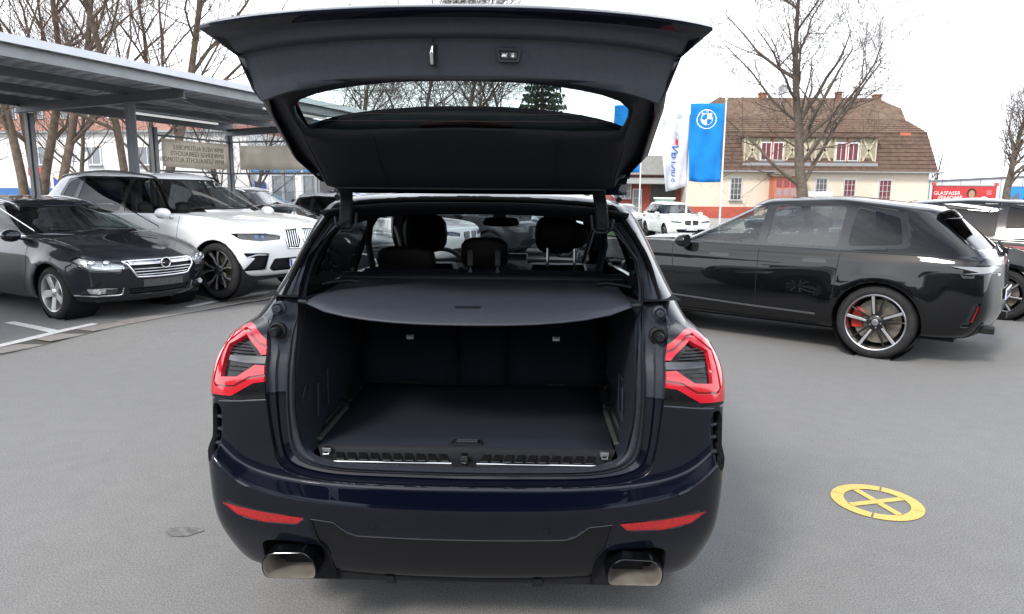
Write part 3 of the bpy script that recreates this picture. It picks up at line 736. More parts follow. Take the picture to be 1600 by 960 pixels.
        if sg < 0:
            b = MB(); b.tube([(-.602+.006*math.sin(t), .30+.045*math.cos(t), .905+.05*math.sin(t)) for t in np.linspace(0, 6.2, 20)], .0018, 5); b.build('cable_loop', trim_grey, sl)
        # pillar lining from seal to the side glass
        rows = []
        for z in np.linspace(1.262, 1.56, 7):
            xo = float(np.interp(z, [1.2, 1.29, 1.42, 1.545, 1.57], [.626, .655, .640, .53, .46])); yo = float(np.interp(z, [1.2, 1.29, 1.42, 1.6], [.31, .41, .51, .6]))
            xi = float(np.interp(z, [1.25, 1.4, 1.56], [.755, .70, .60])); yi = float(np.interp(z, [1.25, 1.56], [.80, 1.02]))
            rows.append([(sg*xo, yo, z), (sg*(xo+.01), yo+.05, z), (sg*(xo*.35+xi*.65), yo*.45+yi*.55, z), (sg*xi, yi, z)])
        b = MB(); b.grid(rows); b.build('pillar_lining', darkin, root, 60)
        b = MB(); b.grid([[(sg*.655, .42, 1.262), (sg*.66, .80, 1.262), (sg*.70, 1.25, 1.262)], [(sg*.80, .42, 1.27), (sg*.80, .80, 1.27), (sg*.80, 1.25, 1.27)]]); b.build('side_shelf', darkin, root)
        b = MB(); b.tube([(sg*.66, .72, 1.275), (sg*.62, .76, 1.28), (sg*.55, .78, 1.285), (sg*.52, .80, 1.278)], .010, 6); b.build('belt_guide', black_pl, root, 60)
    # loading sill with ribbed strips, lock striker
    b = MB(); rows = [[(x*k, y, z-.002*abs(x)) for x in np.linspace(-1, 1, 21)] for k, y, z in ((.515, .155, .698), (.52, .185, .706), (.53, .215, .712), (.545, .235, .735), (.55, .246, .742))]
    b.grid(rows); sill = b.build('loading_sill', black_pl, root, 60)
    for sg in (1, -1):
        b = MB(); P = [(sg*x, .172, .7045) for x in np.linspace(.045, .47, 12)]; b.tube(P, .0036, 6); b.build('metal_strip', chrome, sill, 60)
        b = MB()
        for k in range(10):
            x = .07+.042*k; b.hexa([(sg*x-.0155, .178, .706), (sg*x+.0155, .178, .706), (sg*(x+.012)+.0155, .222, .716), (sg*(x+.012)-.0155, .222, .716), (sg*x-.0145, .178, .712), (sg*x+.0145, .178, .712), (sg*(x+.012)+.0145, .222, .722), (sg*(x+.012)-.0145, .222, .722)])
        b.build('sill_rib', gloss_black, sill, None, .0015)
        b = MB(); b.box((sg*.505, .215, .735), (.032, .02, .014)); b.tube([(sg*.495, .205, .725), (sg*.495, .196, .722), (sg*.515, .196, .722), (sg*.515, .205, .725)], .003, 6); b.build('sill_hook', satin, sill, None, .003)
    b = MB(); b.prism(rounded([(-.014, .700), (.014, .700), (.014, .735), (-.014, .735)], .008), 'y', .166, .20); st = b.build('lock_striker', gloss_black, sill, None, .002)
    b = MB(); b.tube([(-.006, .164, .708), (-.006, .158, .714), (.006, .158, .714), (.006, .164, .708)], .003, 6); b.build('striker_pin', chrome, st)
    # rear seat back: three segments with tether anchors
    for x0, x1 in ((-.60, -.123), (-.117, .123), (.129, .60)):
        rows = []
        xs = np.linspace(x0, x1, 7)
        for z, y in ((.73, 1.10), (.80, 1.105), (1.0, 1.15), (1.2, 1.20), (1.262, 1.225), (1.285, 1.25), (1.28, 1.33)):
            rows.append([(x, y+(.012 if i in (0, 6) else 0), z) for i, x in enumerate(xs)])
        b = MB(); b.grid(rows); sbk = b.build('seat_back', carpet, root, 50, 0, .03)
        if x0 != -.117:
            xc = -.355 if x0 < 0 else .36
            b = MB(); b.box((xc, 1.135, .965), (.035, .006, .022)); b.tube([(xc-.012, 1.135, .965), (xc-.008, 1.12, .972), (xc+.008, 1.12, .972), (xc+.012, 1.135, .965)], .003, 5); b.build('tether_anchor', satin, sbk, None, .001)
            b = MB(); b.box((xc, 1.143, 1.025), (.06, .004, .006)); b.build('anchor_tag', trim_grey, sbk)
            b = MB(); b.box((xc, 1.10, .747), (.10, .03, .014)); b.build('floor_clip', black_pl, sbk, None, .002)
    # cargo blind
    rows = []
    for u in np.linspace(-1, 1, 15):
        c = 1-abs(u)**2.6; x = .606*u
        yt = .34-.15*c**.75; zt = 1.257-.048*c**.8
        rows.append([(x*1.02, 1.03, 1.250), (x*1.02, 1.035, 1.268), (x*1.015, 1.0, 1.266), (x*1.01, .8, 1.264), (x, .50, 1.263), (x, .425, 1.262), (x, .41, 1.2605), (x, .38*.6+yt*.4, 1.26*.6+zt*.4), (x, yt+.004, zt+.003), (x, yt, zt-.004)])
    b = MB(); b.grid(rows); blind = b.build('cargo_blind', mat('blind_vinyl', (.022, .026, .038), .55, noise=(40, .1), bump=(500, .1)), root, 60, 0, .006)
    b = MB(); b.prism(rounded([(-.062, .325), (.062, .325), (.062, .368), (-.062, .368)], .015), 'z', 0, .004); bh = b.build('blind_handle', trim_grey, blind, None, .002); bh.location = (0, .0, 1.236); bh.rotation_euler = (R(10), 0, 0); bh.location = (0, -.005, 1.181)
    b = MB(); b.prism(rounded([(-.050, .333), (.050, .333), (.050, .360), (-.050, .360)], .011), 'z', .004, .0055); b.build('handle_grip', black_pl, bh)
    b = MB(); b.lathe([(-.66, .03), (.66, .03)], 'x', 16, Matrix.Translation((0, 1.07, 1.262))); b.build('blind_cassette', black_pl, root, 60, .004)
    b = MB(); b.bar((-.66, 1.012, 1.272), (.66, 1.012, 1.272), .012, .006); b.build('cassette_edge', satin if False else trim_grey, root)
    for sg in (1, -1):
        b = MB(); b.tube([(sg*.600, .345, 1.256), (sg*.635, .36, 1.256)], .008, 8); b.build('blind_pin', black_pl, blind, 40)
    # header lining over the opening, roof lining, hinges
    rows = []
    for x in np.linspace(-.62, .62, 21):
        u = abs(x)/.5; zb = 1.578-.030*min(u, 1.3)**3-.035*max(0, u-.75)
        rows.append([(x, .612+.0*u*u, 1.626-.02*u**3), (x, .625, 1.612-.018*u**3), (x, .66, 1.602-.018*u**3), (x, .74, zb), (x, .80, zb+.012), (x, 1.2, 1.60-.03*u*u)])
    b = MB(); b.grid(rows); b.build('header_lining', trim_pl, root, 60, 0, .004)
    rows = [[(x, y, 1.605-.05*(abs(x)/.55)**3-.03*max(0, (y-2.0)/.5)**2) for x in np.linspace(-.57, .57, 9)] for y in np.linspace(1.15, 2.5, 8)]
    b = MB(); b.grid(rows); b.build('roof_lining', darkin, root, 60)
    for sg in (1, -1):
        b = MB(); rows = []
        for hx, y, z in ((.478, .42, 1.70), (.484, .47, 1.672), (.49, .53, 1.655), (.50, .568, 1.63), (.508, .585, 1.585), (.513, .592, 1.545), (.515, .596, 1.522)):
            rows.append([(sg*(hx+dx), y+dy, z) for dx, dy in ((-.026, 0), (-.02, -.012), (.02, -.012), (.026, 0), (.02, .02), (-.02, .02))])
        b.grid(rows, close=True); b.build('gate_hinge', rubber, root, 50, .002)
        b = MB(); b.tube([(sg*.470, .60, 1.580), (sg*.474, .602, 1.53), (sg*.492, .605, 1.512), (sg*.535, .605, 1.512), (sg*.553, .602, 1.53), (sg*.556, .60, 1.565)], .006, 6); b.build('hinge_pocket', trim_grey, root, 60)
    # ---- seats, headrests, mirror, wheel, dash
    hr = lambda nm, c, w_, h_, d_, par, e=3.2: (lambda q: (headrest_shape(q, c, w_, h_, d_, e), q.build(nm, leather, par, 70))[1])(MB())
    o = hr('rear_headrest', (-.395, 1.30, 1.325), .30, .15, .11, root); 
    for dx in (-.07, .07):
        b = MB(); b.tube([(-.395+dx, 1.27, 1.22), (-.395+dx, 1.27, 1.285)], .006, 6); b.build('headrest_post', chrome, o)
    o = hr('rear_headrest', (0, 1.30, 1.365), .245, .165, .10, root)
    for dx in (-.068, .068):
        b = MB(); b.prism(rounded([(dx-.013, 1.285), (dx+.013, 1.285), (dx+.013, 1.385), (dx-.013, 1.385)], .011), 'y', 1.236, 1.25); b.build('post_slot', gloss_black, o)
        b = MB(); b.lathe([(1.27, .011), (1.30, .011)], 'z', 8, Matrix.Translation((dx, 1.245, 0))); b.build('post_sleeve', satin, o)
    o = hr('rear_headrest', (.385, 1.34, 1.455), .27, .15, .12, root, 2.8)
    for dx in (-.068, .068):
        b = MB(); b.tube([(.385+dx, 1.33, 1.22), (.385+dx, 1.33, 1.42)], .0075, 8); b.build('headrest_post', chrome, o)
    for sx in (-.40, .40):
        s = MB(); seat_shape(s, (sx, 2.28, .34), w=.52, back=.66, tilt=.22, base=.22); st = s.build('front_seat', leather, root, 70); hr('headrest', (sx-.01, 2.05, 1.42), .27, .24, .12, st, 3)
    d = MB(); d.grid([[(x, 3.35, 1.10), (x, 3.0, 1.15), (x, 2.86, 1.13), (x, 2.82, 1.02), (x, 2.95, .7)] for x in np.linspace(-.75, .75, 9)]); dash = d.build('dashboard', darkin, root, 60)
    d = MB(); d.box((.06, 2.80, 1.18), (.30, .02, .12), ('X', R(-8))); d.build('centre_screen', gloss_black, dash, None, .004)
    t = MB(); Mw = Matrix.Translation((-.40, 2.66, 1.10)) @ Matrix.Rotation(R(68), 4, 'X'); t.tube([Mw @ Vector((math.cos(a)*.185, math.sin(a)*.185, 0)) for a in np.linspace(0, 2*math.pi, 29)], .016, 8, False); t.bar(Mw @ Vector((-.18, 0, 0)), Mw @ Vector((.18, 0, 0)), .03, .06); t.build('steering_wheel', leather, root, 60)
    b = MB(); headrest_shape(b, (.03, 2.52, 1.475), .25, .068, .04, 4); b.box((.02, 2.56, 1.535), (.09, .06, .09)); b.build('rear_view_mirror', gloss_black, root, 60)
    for sg in (1, -1):
        b = MB(); b.tube([(sg*.60, 1.42, 1.52), (sg*.61, 1.40, 1.40), (sg*.57, 1.33, 1.25)], .018, 6); b.build('seat_belt', black_pl, root, 60); b = MB(); b.tube([(sg*.63, 2.25, 1.45), (sg*.55, 2.18, 1.2), (sg*.5, 2.15, 1.0)], .014, 6); b.build('seat_belt', black_pl, root, 60)
    # exhaust tips
    for sg in (1, -1):
        P = rounded([(.512, .318), (.690, .318), (.703, .35), (.700, .385), (.668, .412), (.552, .416), (.520, .39), (.508, .35)], .016)
        cx, cz = .606, .366; rows = []
        for k, y in ((1.0, .30), (1.02, .07), (1.01, .052), (.96, .050), (.93, .056), (.91, .075), (.86, .17)):
            rows.append([(sg*(cx+(p[0]-cx)*k), y, cz+(p[1]-cz)*k) for p in P])
        b = MB(); b.grid(rows[:4], close=True); ex = b.build('exhaust_tip', mat('black_chrome', (.03, .032, .036), .15, .9), root, 45)
        b = MB(); b.add(rows[-1], [tuple(range(len(P)))]); b.build('exhaust_bore', rubber, ex); b = MB(); b.grid(rows[3:], close=True); b.build('exhaust_liner', mat('burnt_steel', (.34, .315, .275), .35, .45, noise=(9, .5, (.16, .14, .115)), bump=(60, .1)), ex, 45)
        b = MB(); b.box((sg*.61, .45, .38), (.26, .30, .10)); b.build('silencer', mat('silencer', (.05, .048, .045), .6, .5), root, None, .03)
        b = MB(); b.grid([[(sg*.46, .13, .27), (sg*.465, .13, .40), (sg*.50, .13, .428), (sg*.70, .15, .436), (sg*.725, .17, .41), (sg*.73, .19, .27)], [(sg*.46, .36, .27), (sg*.465, .36, .40), (sg*.50, .36, .428), (sg*.70, .36, .436), (sg*.725, .36, .41), (sg*.73, .36, .27)]]); b.add([(sg*.45, .36, .25), (sg*.80, .36, .25), (sg*.80, .36, .45), (sg*.45, .36, .45)], [(0, 1, 2, 3)]); b.build('exhaust_cutout', rubber, root, 40)

    # ---- raised tailgate: x across, s away from the hinge, d outwards
    a = R(34); hy, hz = .5, 1.63; tv = Vector((0, -math.cos(a), math.sin(a))); ov = Vector((0, math.sin(a), math.cos(a))); H0 = Vector((0, hy, hz))
    G = lambda x, s, d: Vector((x, 0, 0))+H0+tv*s+ov*d
    hole = [(0, .642), (.20, .633), (.35, .606), (.45, .576), (.512, .545), (.535, .50), (.53, .44), (.515, .395), (.47, .385), (.27, .398), (0, .408)]
    outl = [(0, .668), (.25, .668), (.45, .664), (.60, .655), (.640, .61), (.645, .50), (.640, .40), (.628, .245), (.59, .13), (.54, .062), (.30, .058), (0, .056)]
    trim = [(0, .660), (.25, .659), (.42, .648), (.545, .615), (.555, .57), (.548, .50), (.542, .40), (.536, .245), (.530, .14), (.515, .070), (.30, .066), (0, .064)]
    def polar(P, nn=40):
        S = spline([Vector((p[0], p[1], 0)) for p in P], 8); c = Vector((0, .48, 0)); res = []
        for k in range(nn+1):
            th = math.pi*k/nn; d = Vector((math.sin(th), math.cos(th), 0)); best = None
            for i in range(len(S)-1):
                p, q = S[i]-c, S[i+1]-c; e = q-p; den = d.x*e.y-d.y*e.x
                if abs(den) < 1e-9: continue
                t_ = (p.x*e.y-p.y*e.x)/den; u_ = (p.x*d.y-p.y*d.x)/den
                if -1e-6 <= u_ <= 1+1e-6 and t_ > 0 and (best is None or t_ > best): best = t_
            res.append((c+d*(best if best else .1)))
        return res
    hole2 = [(x*1.02, s_ if s_ > .5 else s_-.17*min(1, (.52-s_)/.1)) for x, s_ in hole]
    hp_, op, tp, h2 = polar(hole), polar(outl), polar(trim), polar(hole2)
    def loop(P, d, k=None, Q=None):
        pts = P if k is None else [p.lerp(q, k) for p, q in zip(P, Q)]
        h = [G(p.x, p.y, d) for p in pts]; return [tuple(v) for v in h]+[(-v.x, v.y, v.z) for v in h[-2:0:-1]]
    b = MB(); b.grid([loop(op, .082), loop(op, .086, .1, h2), loop(h2, .083, .18, op), loop(h2, .079)], close=True); q = MB(); q.grid([loop(tp, .006), loop(op, .05, .3, tp), loop(op, .06), loop(op, .0815)], close=True)
    gate = b.build('tailgate', navy, root, 40); q.build('gate_side', trim_pl, gate, 40)
    b = MB(); b.grid([loop(hp_, .022), loop(hp_, .012), loop(hp_, .004, .08, tp), loop(hp_, .0, .3, tp), loop(hp_, -.004, .6, tp), loop(hp_, .0, .95, tp), loop(tp, .008)], close=True)
    gt = b.build('inner_trim', trim_pl, gate, 60)
    r = MB()
    for x in (-.305, .315): r.bar(G(x, .085, -.0045), G(x*1.0, .385, -.004), .004, .004)
    r.bar(G(-.50, .09, -.003), G(.50, .09, -.003), .008, .006)
    r.build('trim_seam', rubber, gt)
    # glass with heating wires
    L_ = loop(hp_, .0235); b = MB(); cidx = len(L_); b.add(L_+[tuple(G(0, .52, .0235))], [(i, (i+1) % cidx, cidx) for i in range(cidx)]); gl = b.build('rear_window', gate_g, gate)
    b = MB()
    for s_ in (.44, .475, .51, .545, .58, .61):
        xm = max(p.x for p in hp_ if abs(p.y-s_) < .05)-.02; b.tube([G(-xm, s_, .022), G(xm, s_, .022)], .0007, 4)
    b.build('heating_wire', mat('heating_wire', (.09, .05, .03), .6), gl)
    # spoiler over the top of the glass
    rows = []
    for u in np.linspace(-1, 1, 25):
        x = .60*u; se = .425-.10*abs(u)**2.2-.04*abs(u)**8
        rows.append([G(x, -.03, .055), G(x, -.02, .10), G(x, .15, .125), G(x, se-.06, .115), G(x, se, .098), G(x, se-.01, .088), G(x, .2, .08), G(x, .05, .075)])
    b = MB(); b.grid(rows); sp = b.build('roof_spoiler', navy, gate, 40)
    rows = []
    for u in np.linspace(-1, 1, 15): rows.append([G(.16*u, .33, .078), G(.16*u, .36-.02*u*u, .080), G(.16*u, .375-.02*u*u, .081)])
    b2 = MB(); b2.grid([[G(.59*u, .06, .072), G(.59*u, .2, .076), G(.59*u, .415-.10*abs(u)**2.2-.04*abs(u)**8, .086)] for u in np.linspace(-1, 1, 25)]); b2.build('spoiler_underside', mat('spoiler_lit_grey', (.13, .16, .16), .5, noise=(20, .1)), sp, 60)  # grey sheet: light bounced up under the navy spoiler, put into its colour
    b = MB(); b.grid(rows); b.build('brake_lamp', mat('dark_red_lens', (.08, .01, .01), .2, 0, 1), sp, 60, 0, .004)
    for sg in (1, -1):    # side fins
        b = MB(); b.grid([[G(sg*(.655+.0*i), .10, .03), G(sg*.690, .20, .05), G(sg*.70, .45, .05), G(sg*.69, .60, .05), G(sg*.70, .65, .045)], [G(sg*.56, .09, .085), G(sg*.63, .2, .10), G(sg*.64, .45, .10), G(sg*.63, .6, .10), G(sg*.63, .65, .09)]]) if False else b.grid([[G(sg*.56, .10, .02), G(sg*.615, .22, .025), G(sg*.625, .45, .03), G(sg*.605, .60, .03)], [G(sg*.585, .085, .06), G(sg*.645, .21, .065), G(sg*.658, .45, .068), G(sg*.648, .61, .068)], [G(sg*.57, .09, .10), G(sg*.62, .22, .105), G(sg*.63, .45, .105), G(sg*.62, .60, .10)]])
        b.build('side_fin', gloss_black, gate, 60, 0, .006)
    # lower end of the gate
    prof = [(.06, 2.02, .60, .3), (-.030, 1.994, .60, .7), (-.042, 1.998, .615, .85), (-.052, 2.010, .64, 1), (-.062, 2.100, .655, 1), (-.066, 2.108, .658, 1), (-.105, 2.112, .665, 1), (-.112, 2.120, .668, 1), (-.118, 2.136, .675, 1), (-.126, 2.142, .68, 1), (-.160, 2.144, .71, 1)]
    prof2 = [(-.160, 2.144, .71, 1), (-.182, 2.158, .735, 1), (-.183, 2.166, .735, 1), (-.165, 2.178, .73, 1), (-.10, 2.195, .72, 1), (0, 2.175, .70, 1), (.07, 2.10, .67, 1), (.09, 2.06, .64, 1)]
    def end_rows(pr):
        rows = []
        for u in np.linspace(-1, 1, 33):
            ua = abs(u); r_ = []
            for y, z, w_, k in pr:
                rise = -.036*k*ua**2.2
                r_.append((w_*u, y+.050*k*ua**3+(.02*ua**12), z+rise-(.030*ua**4 if 0 < k < 1 else 0)))
            rows.append(r_)
        return rows
    b = MB(); R1 = end_rows(prof); b.grid(R1); m_ = len(prof)
    lowt = b.build('lower_trim', mat('gate_trim', (.031, .036, .049), .5, noise=(60, .12), bump=(600, .12)), gate, 50, 0, 0)
    b = MB(); R2 = end_rows(prof2); b.grid(R2); b.build('gate_skin', navy, gate, 50)
    for q in (0, -1):
        b = MB(); P = [Vector(p) for p in R1[q]+R2[q][1:]]; c = sum(P, Vector())/len(P); b.add(P+[c], [(i, (i+1) % len(P), len(P)) for i in range(len(P))])
        b.build('gate_end', navy, gate)
    # latch and buttons
    b = MB(); b.tube(spline([(-.062, -.070, 2.105), (-.064, -.088, 2.085), (-.067, -.090, 2.06), (-.068, -.074, 2.035)], 5), [.0045]*9+[.006]*6+[.005], 8); b.build('gate_latch', chrome, gate, 60)
    b = MB(); b.prism([(-.074, 2.030), (-.054, 2.030), (-.052, 2.105), (-.070, 2.105)], 'y', -.061, -.0595); b.build('latch_slot', rubber, gate)
    b = MB(); b.prism(rounded([(.118, 2.082), (.194, 2.080), (.188, 2.040), (.126, 2.041)], .007), 'y', -.0705, -.050); sw = b.build('switch_panel', trim_grey, gate, None, .003)
    b = MB(); b.prism(rounded([(.127, 2.075), (.186, 2.073), (.181, 2.047), (.133, 2.048)], .005), 'y', -.0715, -.0700); b.build('switch_well', rubber, sw)
    for x0, nm in ((.134, 0), (.158, 1)):
        b = MB(); b.prism(rounded([(x0, 2.068), (x0+.022, 2.067), (x0+.021, 2.051), (x0+.002, 2.052)], .002), 'y', -.0735, -.0710); bt = b.build('push_button', mat('button_grey', (.06, .06, .062), .5), sw, None, .001)
        i = MB(); wm = mat('button_white', (.85, .85, .85), .5)
        if nm == 0:
            i.prism([(.136, 2.056), (.150, 2.056), (.151, 2.060), (.147, 2.0605), (.1445, 2.0635), (.140, 2.0635), (.1365, 2.059)], 'y', -.0742, -.0736); i.bar((.147, -.0740, 2.0615), (.153, -.0740, 2.0645), .0008, .0014)
        else:
            i.prism([(.1655, 2.0545), (.1725, 2.0545), (.1725, 2.060), (.1655, 2.060)], 'y', -.0742, -.0736); i.tube([(.1665, -.074, 2.060), (.1668, -.074, 2.064), (.169, -.074, 2.0655), (.1712, -.074, 2.064), (.1715, -.074, 2.060)], .0008, 5)
        i.build('button_symbol', wm, bt)
    car.finish(.025)
    return root
main_car = build_main()

# ---------------------------------------------------------------- parked cars
def sstep(a, b, t):
    t = min(1, max(0, (t-a)/(b-a))); return t*t*(3-2*t)
def zg(x, y):
    """the yard falls gently from the parking bays to the road"""
    return (.07*sstep(4.5, 6.0, y)+.08*sstep(7.0, 9.5, y))*sstep(-3.2, -4.4, x) - .28*sstep(9, 26, y)*sstep(2, 6, x)
def rings_of(L, W, zsh=.95, zb=1.05, zn=.80, zc=1.10, cowl=1.45, roof_f=2.3, roof_r=.35, tail=.05, Wr=.62, zr=(1.68, 1.75, 1.66), zsill=.27, bowf=.26, rf=.22, bowr=.07, rr=.22, tf=.09, tr=.05, cant=.07, lean=1.25):
    yc = L-cowl; c = dict(bowf=bowf, rf=rf, bowr=bowr, rr=rr, tf=tf, tr=tr)
    r = [dict(W=W*.70, yr=.5, yf=L-.5, z=zsill, **c), dict(W=W*.90, yr=.22, yf=L-.26, z=zsill, **c), dict(W=W*.955, yr=.12, yf=L-.13, z=zsill+.05, **c),
         dict(W=W*.985, yr=.04, yf=L-.05, z=.46, **c), dict(W=W, yr=.0, yf=L-.01, z=.60, **c), dict(W=W, yr=.02, yf=L, z=[(0, .80), (L-1.2, .78), (L, min(.72, zn-.10))], **c),
         dict(W=W*.985, yr=.035, yf=L-.03, z=[(0, zsh), (yc, zsh-.02), (L-.6, (zsh+zn)/2-.06), (L, zn-.05)], **c),
         dict(W=W*.95, yr=max(.06, tail-.05), yf=L-.10, z=[(0, zb-.03), (yc, zb-.04), (L-.6, zn+.09), (L-.1, zn)], **c)]
    g = dict(bowf=.17, rf=.08, bowr=bowr, rr=rr*.9, tf=.06, tr=tr*1.2)
    ym = (tail+yc)/2
    for k in (0, .35, .72, 1.0):
        yr_, yf_ = tail+(roof_r-tail)*k**1.1, yc+(L-roof_f-yc)*k**.95; Wk = W*.925+(Wr-W*.925)*k**lean
        top = [z-cant for z in zr]
        r.append(dict(W=Wk, yr=yr_, yf=yf_, z=[(yr_, zb+(top[0]-zb)*k), ((yr_+yf_)/2, zb+(top[1]-zb)*k), (yf_, zc+(top[2]-zc)*k)], **g))
    yr_, yf_ = roof_r, L-roof_f
    r.append(dict(W=Wr*.90, yr=yr_+.04, yf=yf_-.06, z=[(yr_, zr[0]-.025), ((yr_+yf_)/2, zr[1]-.022), (yf_, zr[2]-.02)], **g))
    r.append(dict(W=Wr*.5, yr=yr_+.15, yf=yf_-.2, z=[(yr_, zr[0]), ((yr_+yf_)/2, zr[1]), (yf_, zr[2]+.01)], **g))
    return r

def build_car(name, label, group, loc, rz, paint, P, axles, tyre, style, pillars, detail=2, glasses=None, hl=None, tl=None, grille='bars', rails=None, plate=None, extras=None, cat='car', surround=gloss_black, zt_off=.10, trimline=None, roofm=None, interior=True, handles=True, mirror=True, wheels_on=(1, -1), shade=.41):
    L, W = P['L'], P['W']; r_t, r_r, w_t = tyre
    root = empty(name, loc, R(rz)); tag(root, label, cat, group)
    rings = rings_of(**P); ar = r_t+.035
    whl = [(y, r_t) for y in axles]
    bm = car_shell(rings, 8, level=2 if detail > 0 else 1, wheels=whl, arch=ar, flare=.03, crown=.035, creases=(8,))
    car = Car(bm, root, paint); zb, zc, zr = P.get('zb', 1.05), P.get('zc', 1.10), P.get('zr', (1.68, 1.75, 1.66))
    cowl, roof_f, roof_r, tail, Wr = P.get('cowl', 1.45), P.get('roof_f', 2.3), P.get('roof_r', .35), P.get('tail', .05), P.get('Wr', .62)
    fr = lambda x, z: (x, car.hit((x, 0, z), 0)[0].y, z)
    bk = lambda x, z: (x, car.hit((x, 0, z), 180)[0].y, z)
    zt = lambda y: float(np.interp(y, [roof_r, (roof_r+L-roof_f)/2, L-roof_f], zr))-zt_off
    zl = lambda y: zb+(zc-zb)*max(0, (y-tail)/(L-cowl-tail))*.3+.035
    # lamps and grille first (they sit on the nose)
    if hl:
        for sg in (1, -1):
            pts = [fr(sg*x, z) for x, z in hl]
            f = car.cut(pts, 18*sg, .08, lambda c: c.y > L-1.3 and c.x*sg > 0)
            if f:
                V, F, Nn = car.take(f); o = car.patch('headlight', V, F, Nn, lens_g, -.001)
                car.patch('lamp_housing', V, F, Nn, lampdk if style != 'opel' else lampchr, -.03, 0, o)
                if detail > 1:
                    xs = [p[0] for p in hl]; cx = (min(xs)+max(xs))/2; czs = sum(p[1] for p in hl)/len(hl)
                    for q, rad in ((-.16, .042), (.06, .036)) if style == 'opel' else ((-.12, .032), (.02, .032)):
                        p = Vector(fr(sg*(cx-q*.6), czs)); b = MB(); d, _ = car.axes(14*sg)
                        Mx = Matrix.Translation(p-d*.03) @ d.to_track_quat('X', 'Z').to_matrix().to_4x4()
                        b.lathe([(-.02, rad*1.15), (.012, rad*1.1), (.014, rad), (.004, rad*.9), (.012, rad*.5), (.016, 0)], 'x', 16, Mx); b.build('projector', chrome if style == 'opel' else lampblue, o, 40)
    if tl:
        for sg in (1, -1):
            car.panel('tail_light', [bk(sg*x, z) for x, z in tl], 180-25*sg, lampred if style != 'xm' else lampdk, .004, .02, .05, keep=lambda c: c.y < 1.0 and c.x*sg > 0)
    if extras: extras(car, fr, bk)
    # wheel openings
    for sg in wheels_on:
        for wy, wz in whl:
            f = car.cut(circle_pts(wy, wz, ar, sg*W, 24 if detail > 1 else 16), 90*sg, .0, lambda c: c.x*sg > .5*W); bmesh.ops.delete(car.bm, geom=f, context='FACES')
            t = MB(); t.lathe([(sg*(W-.42), ar-.01), (sg*(W-.05), ar+.003)], 'x', 28, Matrix.Translation((0, wy, wz))); t.build('wheel_well', rubber, root, 60)
    # glass
    gm = glasses or (tint_g, tint_g, clear_g)
    yD, yC, yB, yA = pillars
    for sg in (1, -1):
        X = sg*W*.9; kp = lambda c: c.x*sg > .25 and c.z > zb-.08
        yDt = max(roof_r+.12, yD+.08) if yD is not None else None
        ya_b, ya_t = L-cowl-.02-yA, L-roof_f-.02
        wins = [('front_door_window', [(yB+.05, zl(yB)), (yB+.05, zt(yB)), (ya_t, zt(ya_t)-.01), (ya_b-.05, zl(ya_b)+.10), (ya_b, zl(ya_b)+.01)], gm[2]),
                ('rear_door_window', [(yC+.05, zl(yC)), (yC+.05, zt(yC)), (yB-.05, zt(yB)), (yB-.05, zl(yB))], gm[1])]
        if yD is not None: wins.append(('quarter_window', [(yD, zl(yD)+.05), (yDt, zt(yDt)-.05), (yC-.05, zt(yC)), (yC-.05, zl(yC)+.01)], gm[0]))
        for nm, p, m_ in wins: car.panel(nm, rounded([(X, a, b) for a, b in p], .045, 2), 90*sg, m_, -.008, 0, .1, keep=kp)
        y0 = yD if yD is not None else yC
        y0t = yDt if yD is not None else yC
        sp = [(y0-.06, zl(y0)+.02), (y0t-.05, zt(y0t)+.0), (yC, zt(yC)+.03), (yB, zt(yB)+.03), (ya_t+.02, zt(ya_t)+.02), (ya_b+.02, zl(ya_b)+.05), (ya_b+.06, zl(ya_b)-.02), (yC, zl(yC)-.03)]
        car.panel('window_surround', rounded([(X, a, b) for a, b in sp], .04, 2), 90*sg, surround, -.003, 0, .1, keep=kp)
        if trimline and detail > 1:
            b = MB(); car.ribbon(b, [(X, a, b_) for a, b_ in sp[:6]+[sp[6]]+[sp[7], sp[0]]], 90*sg, .016, .004); b.build('window_trim', trimline, root)
    car.panel('windscreen', rounded([fr(x, z) for x, z in ((-W*.925+.12, zc+.035), (W*.925-.12, zc+.035), (Wr-.06, zr[2]-.075), (-Wr+.06, zr[2]-.075))], .05, 2), 0, wind_g, -.006, 0, .08, keep=lambda c: c.z > zc-.05 and L-roof_f-.3 < c.y < L-cowl+.25)
    car.panel('rear_window', rounded([(x, tail, z) for x, z in ((-W*.925+.20, zb+.06), (W*.925-.20, zb+.06), (Wr-.06, zr[0]-.10), (-Wr+.06, zr[0]-.10))], .05, 2), 180, tint_g, -.006, 0, .06, keep=lambda c: c.z > zb and c.y < roof_r+.35)
    # shut lines
    if detail > 1:
        for sg in (1, -1):
            X = sg*W
            lines = [[(yB, zl(yB)-.03), (yB, .34)], [(L-cowl-.10, zl(L-cowl)-.05), (L-cowl-.16, .62), (L-cowl-.30, .34)], [(yC, zl(yC)-.03), (yC+.02, .85), (axles[0]+ar+.02, r_t+.05), (axles[0]+ar+.10, .34)]]
            for l in lines:
                b = MB(); car.ribbon(b, [(X, a, z) for a, z in l], 90*sg, .007); b.build('door_seam', rubber, root)
            if handles:
                for y in (yB+.16-.35, yC+.02+.10):
                    p, n = car.hit((X, y+.1, zb-.16), 90*sg); b = MB(); b.box(p+Vector((sg*.016, 0, 0)), (.022, .21, .028)); b.build('door_handle', paint, root, None, .009)
        b = MB(); car.ribbon(b, [fr(x, P.get('zn', .8)+.0) for x in np.linspace(-W*.78, W*.78, 13)], 0, .006); b.build('bonnet_seam', rubber, root)
        # wipers
        for x0, x1 in ((-.45, .08), (.10, .55)):
            b = MB(); p, q = fr(x0, zc+.04), fr(x1, zc+.075); b.bar((p[0], p[1]+.012, p[2]+.012), (q[0], q[1]+.015, q[2]+.015), .012, .015); b.build('wiper', rubber, root)
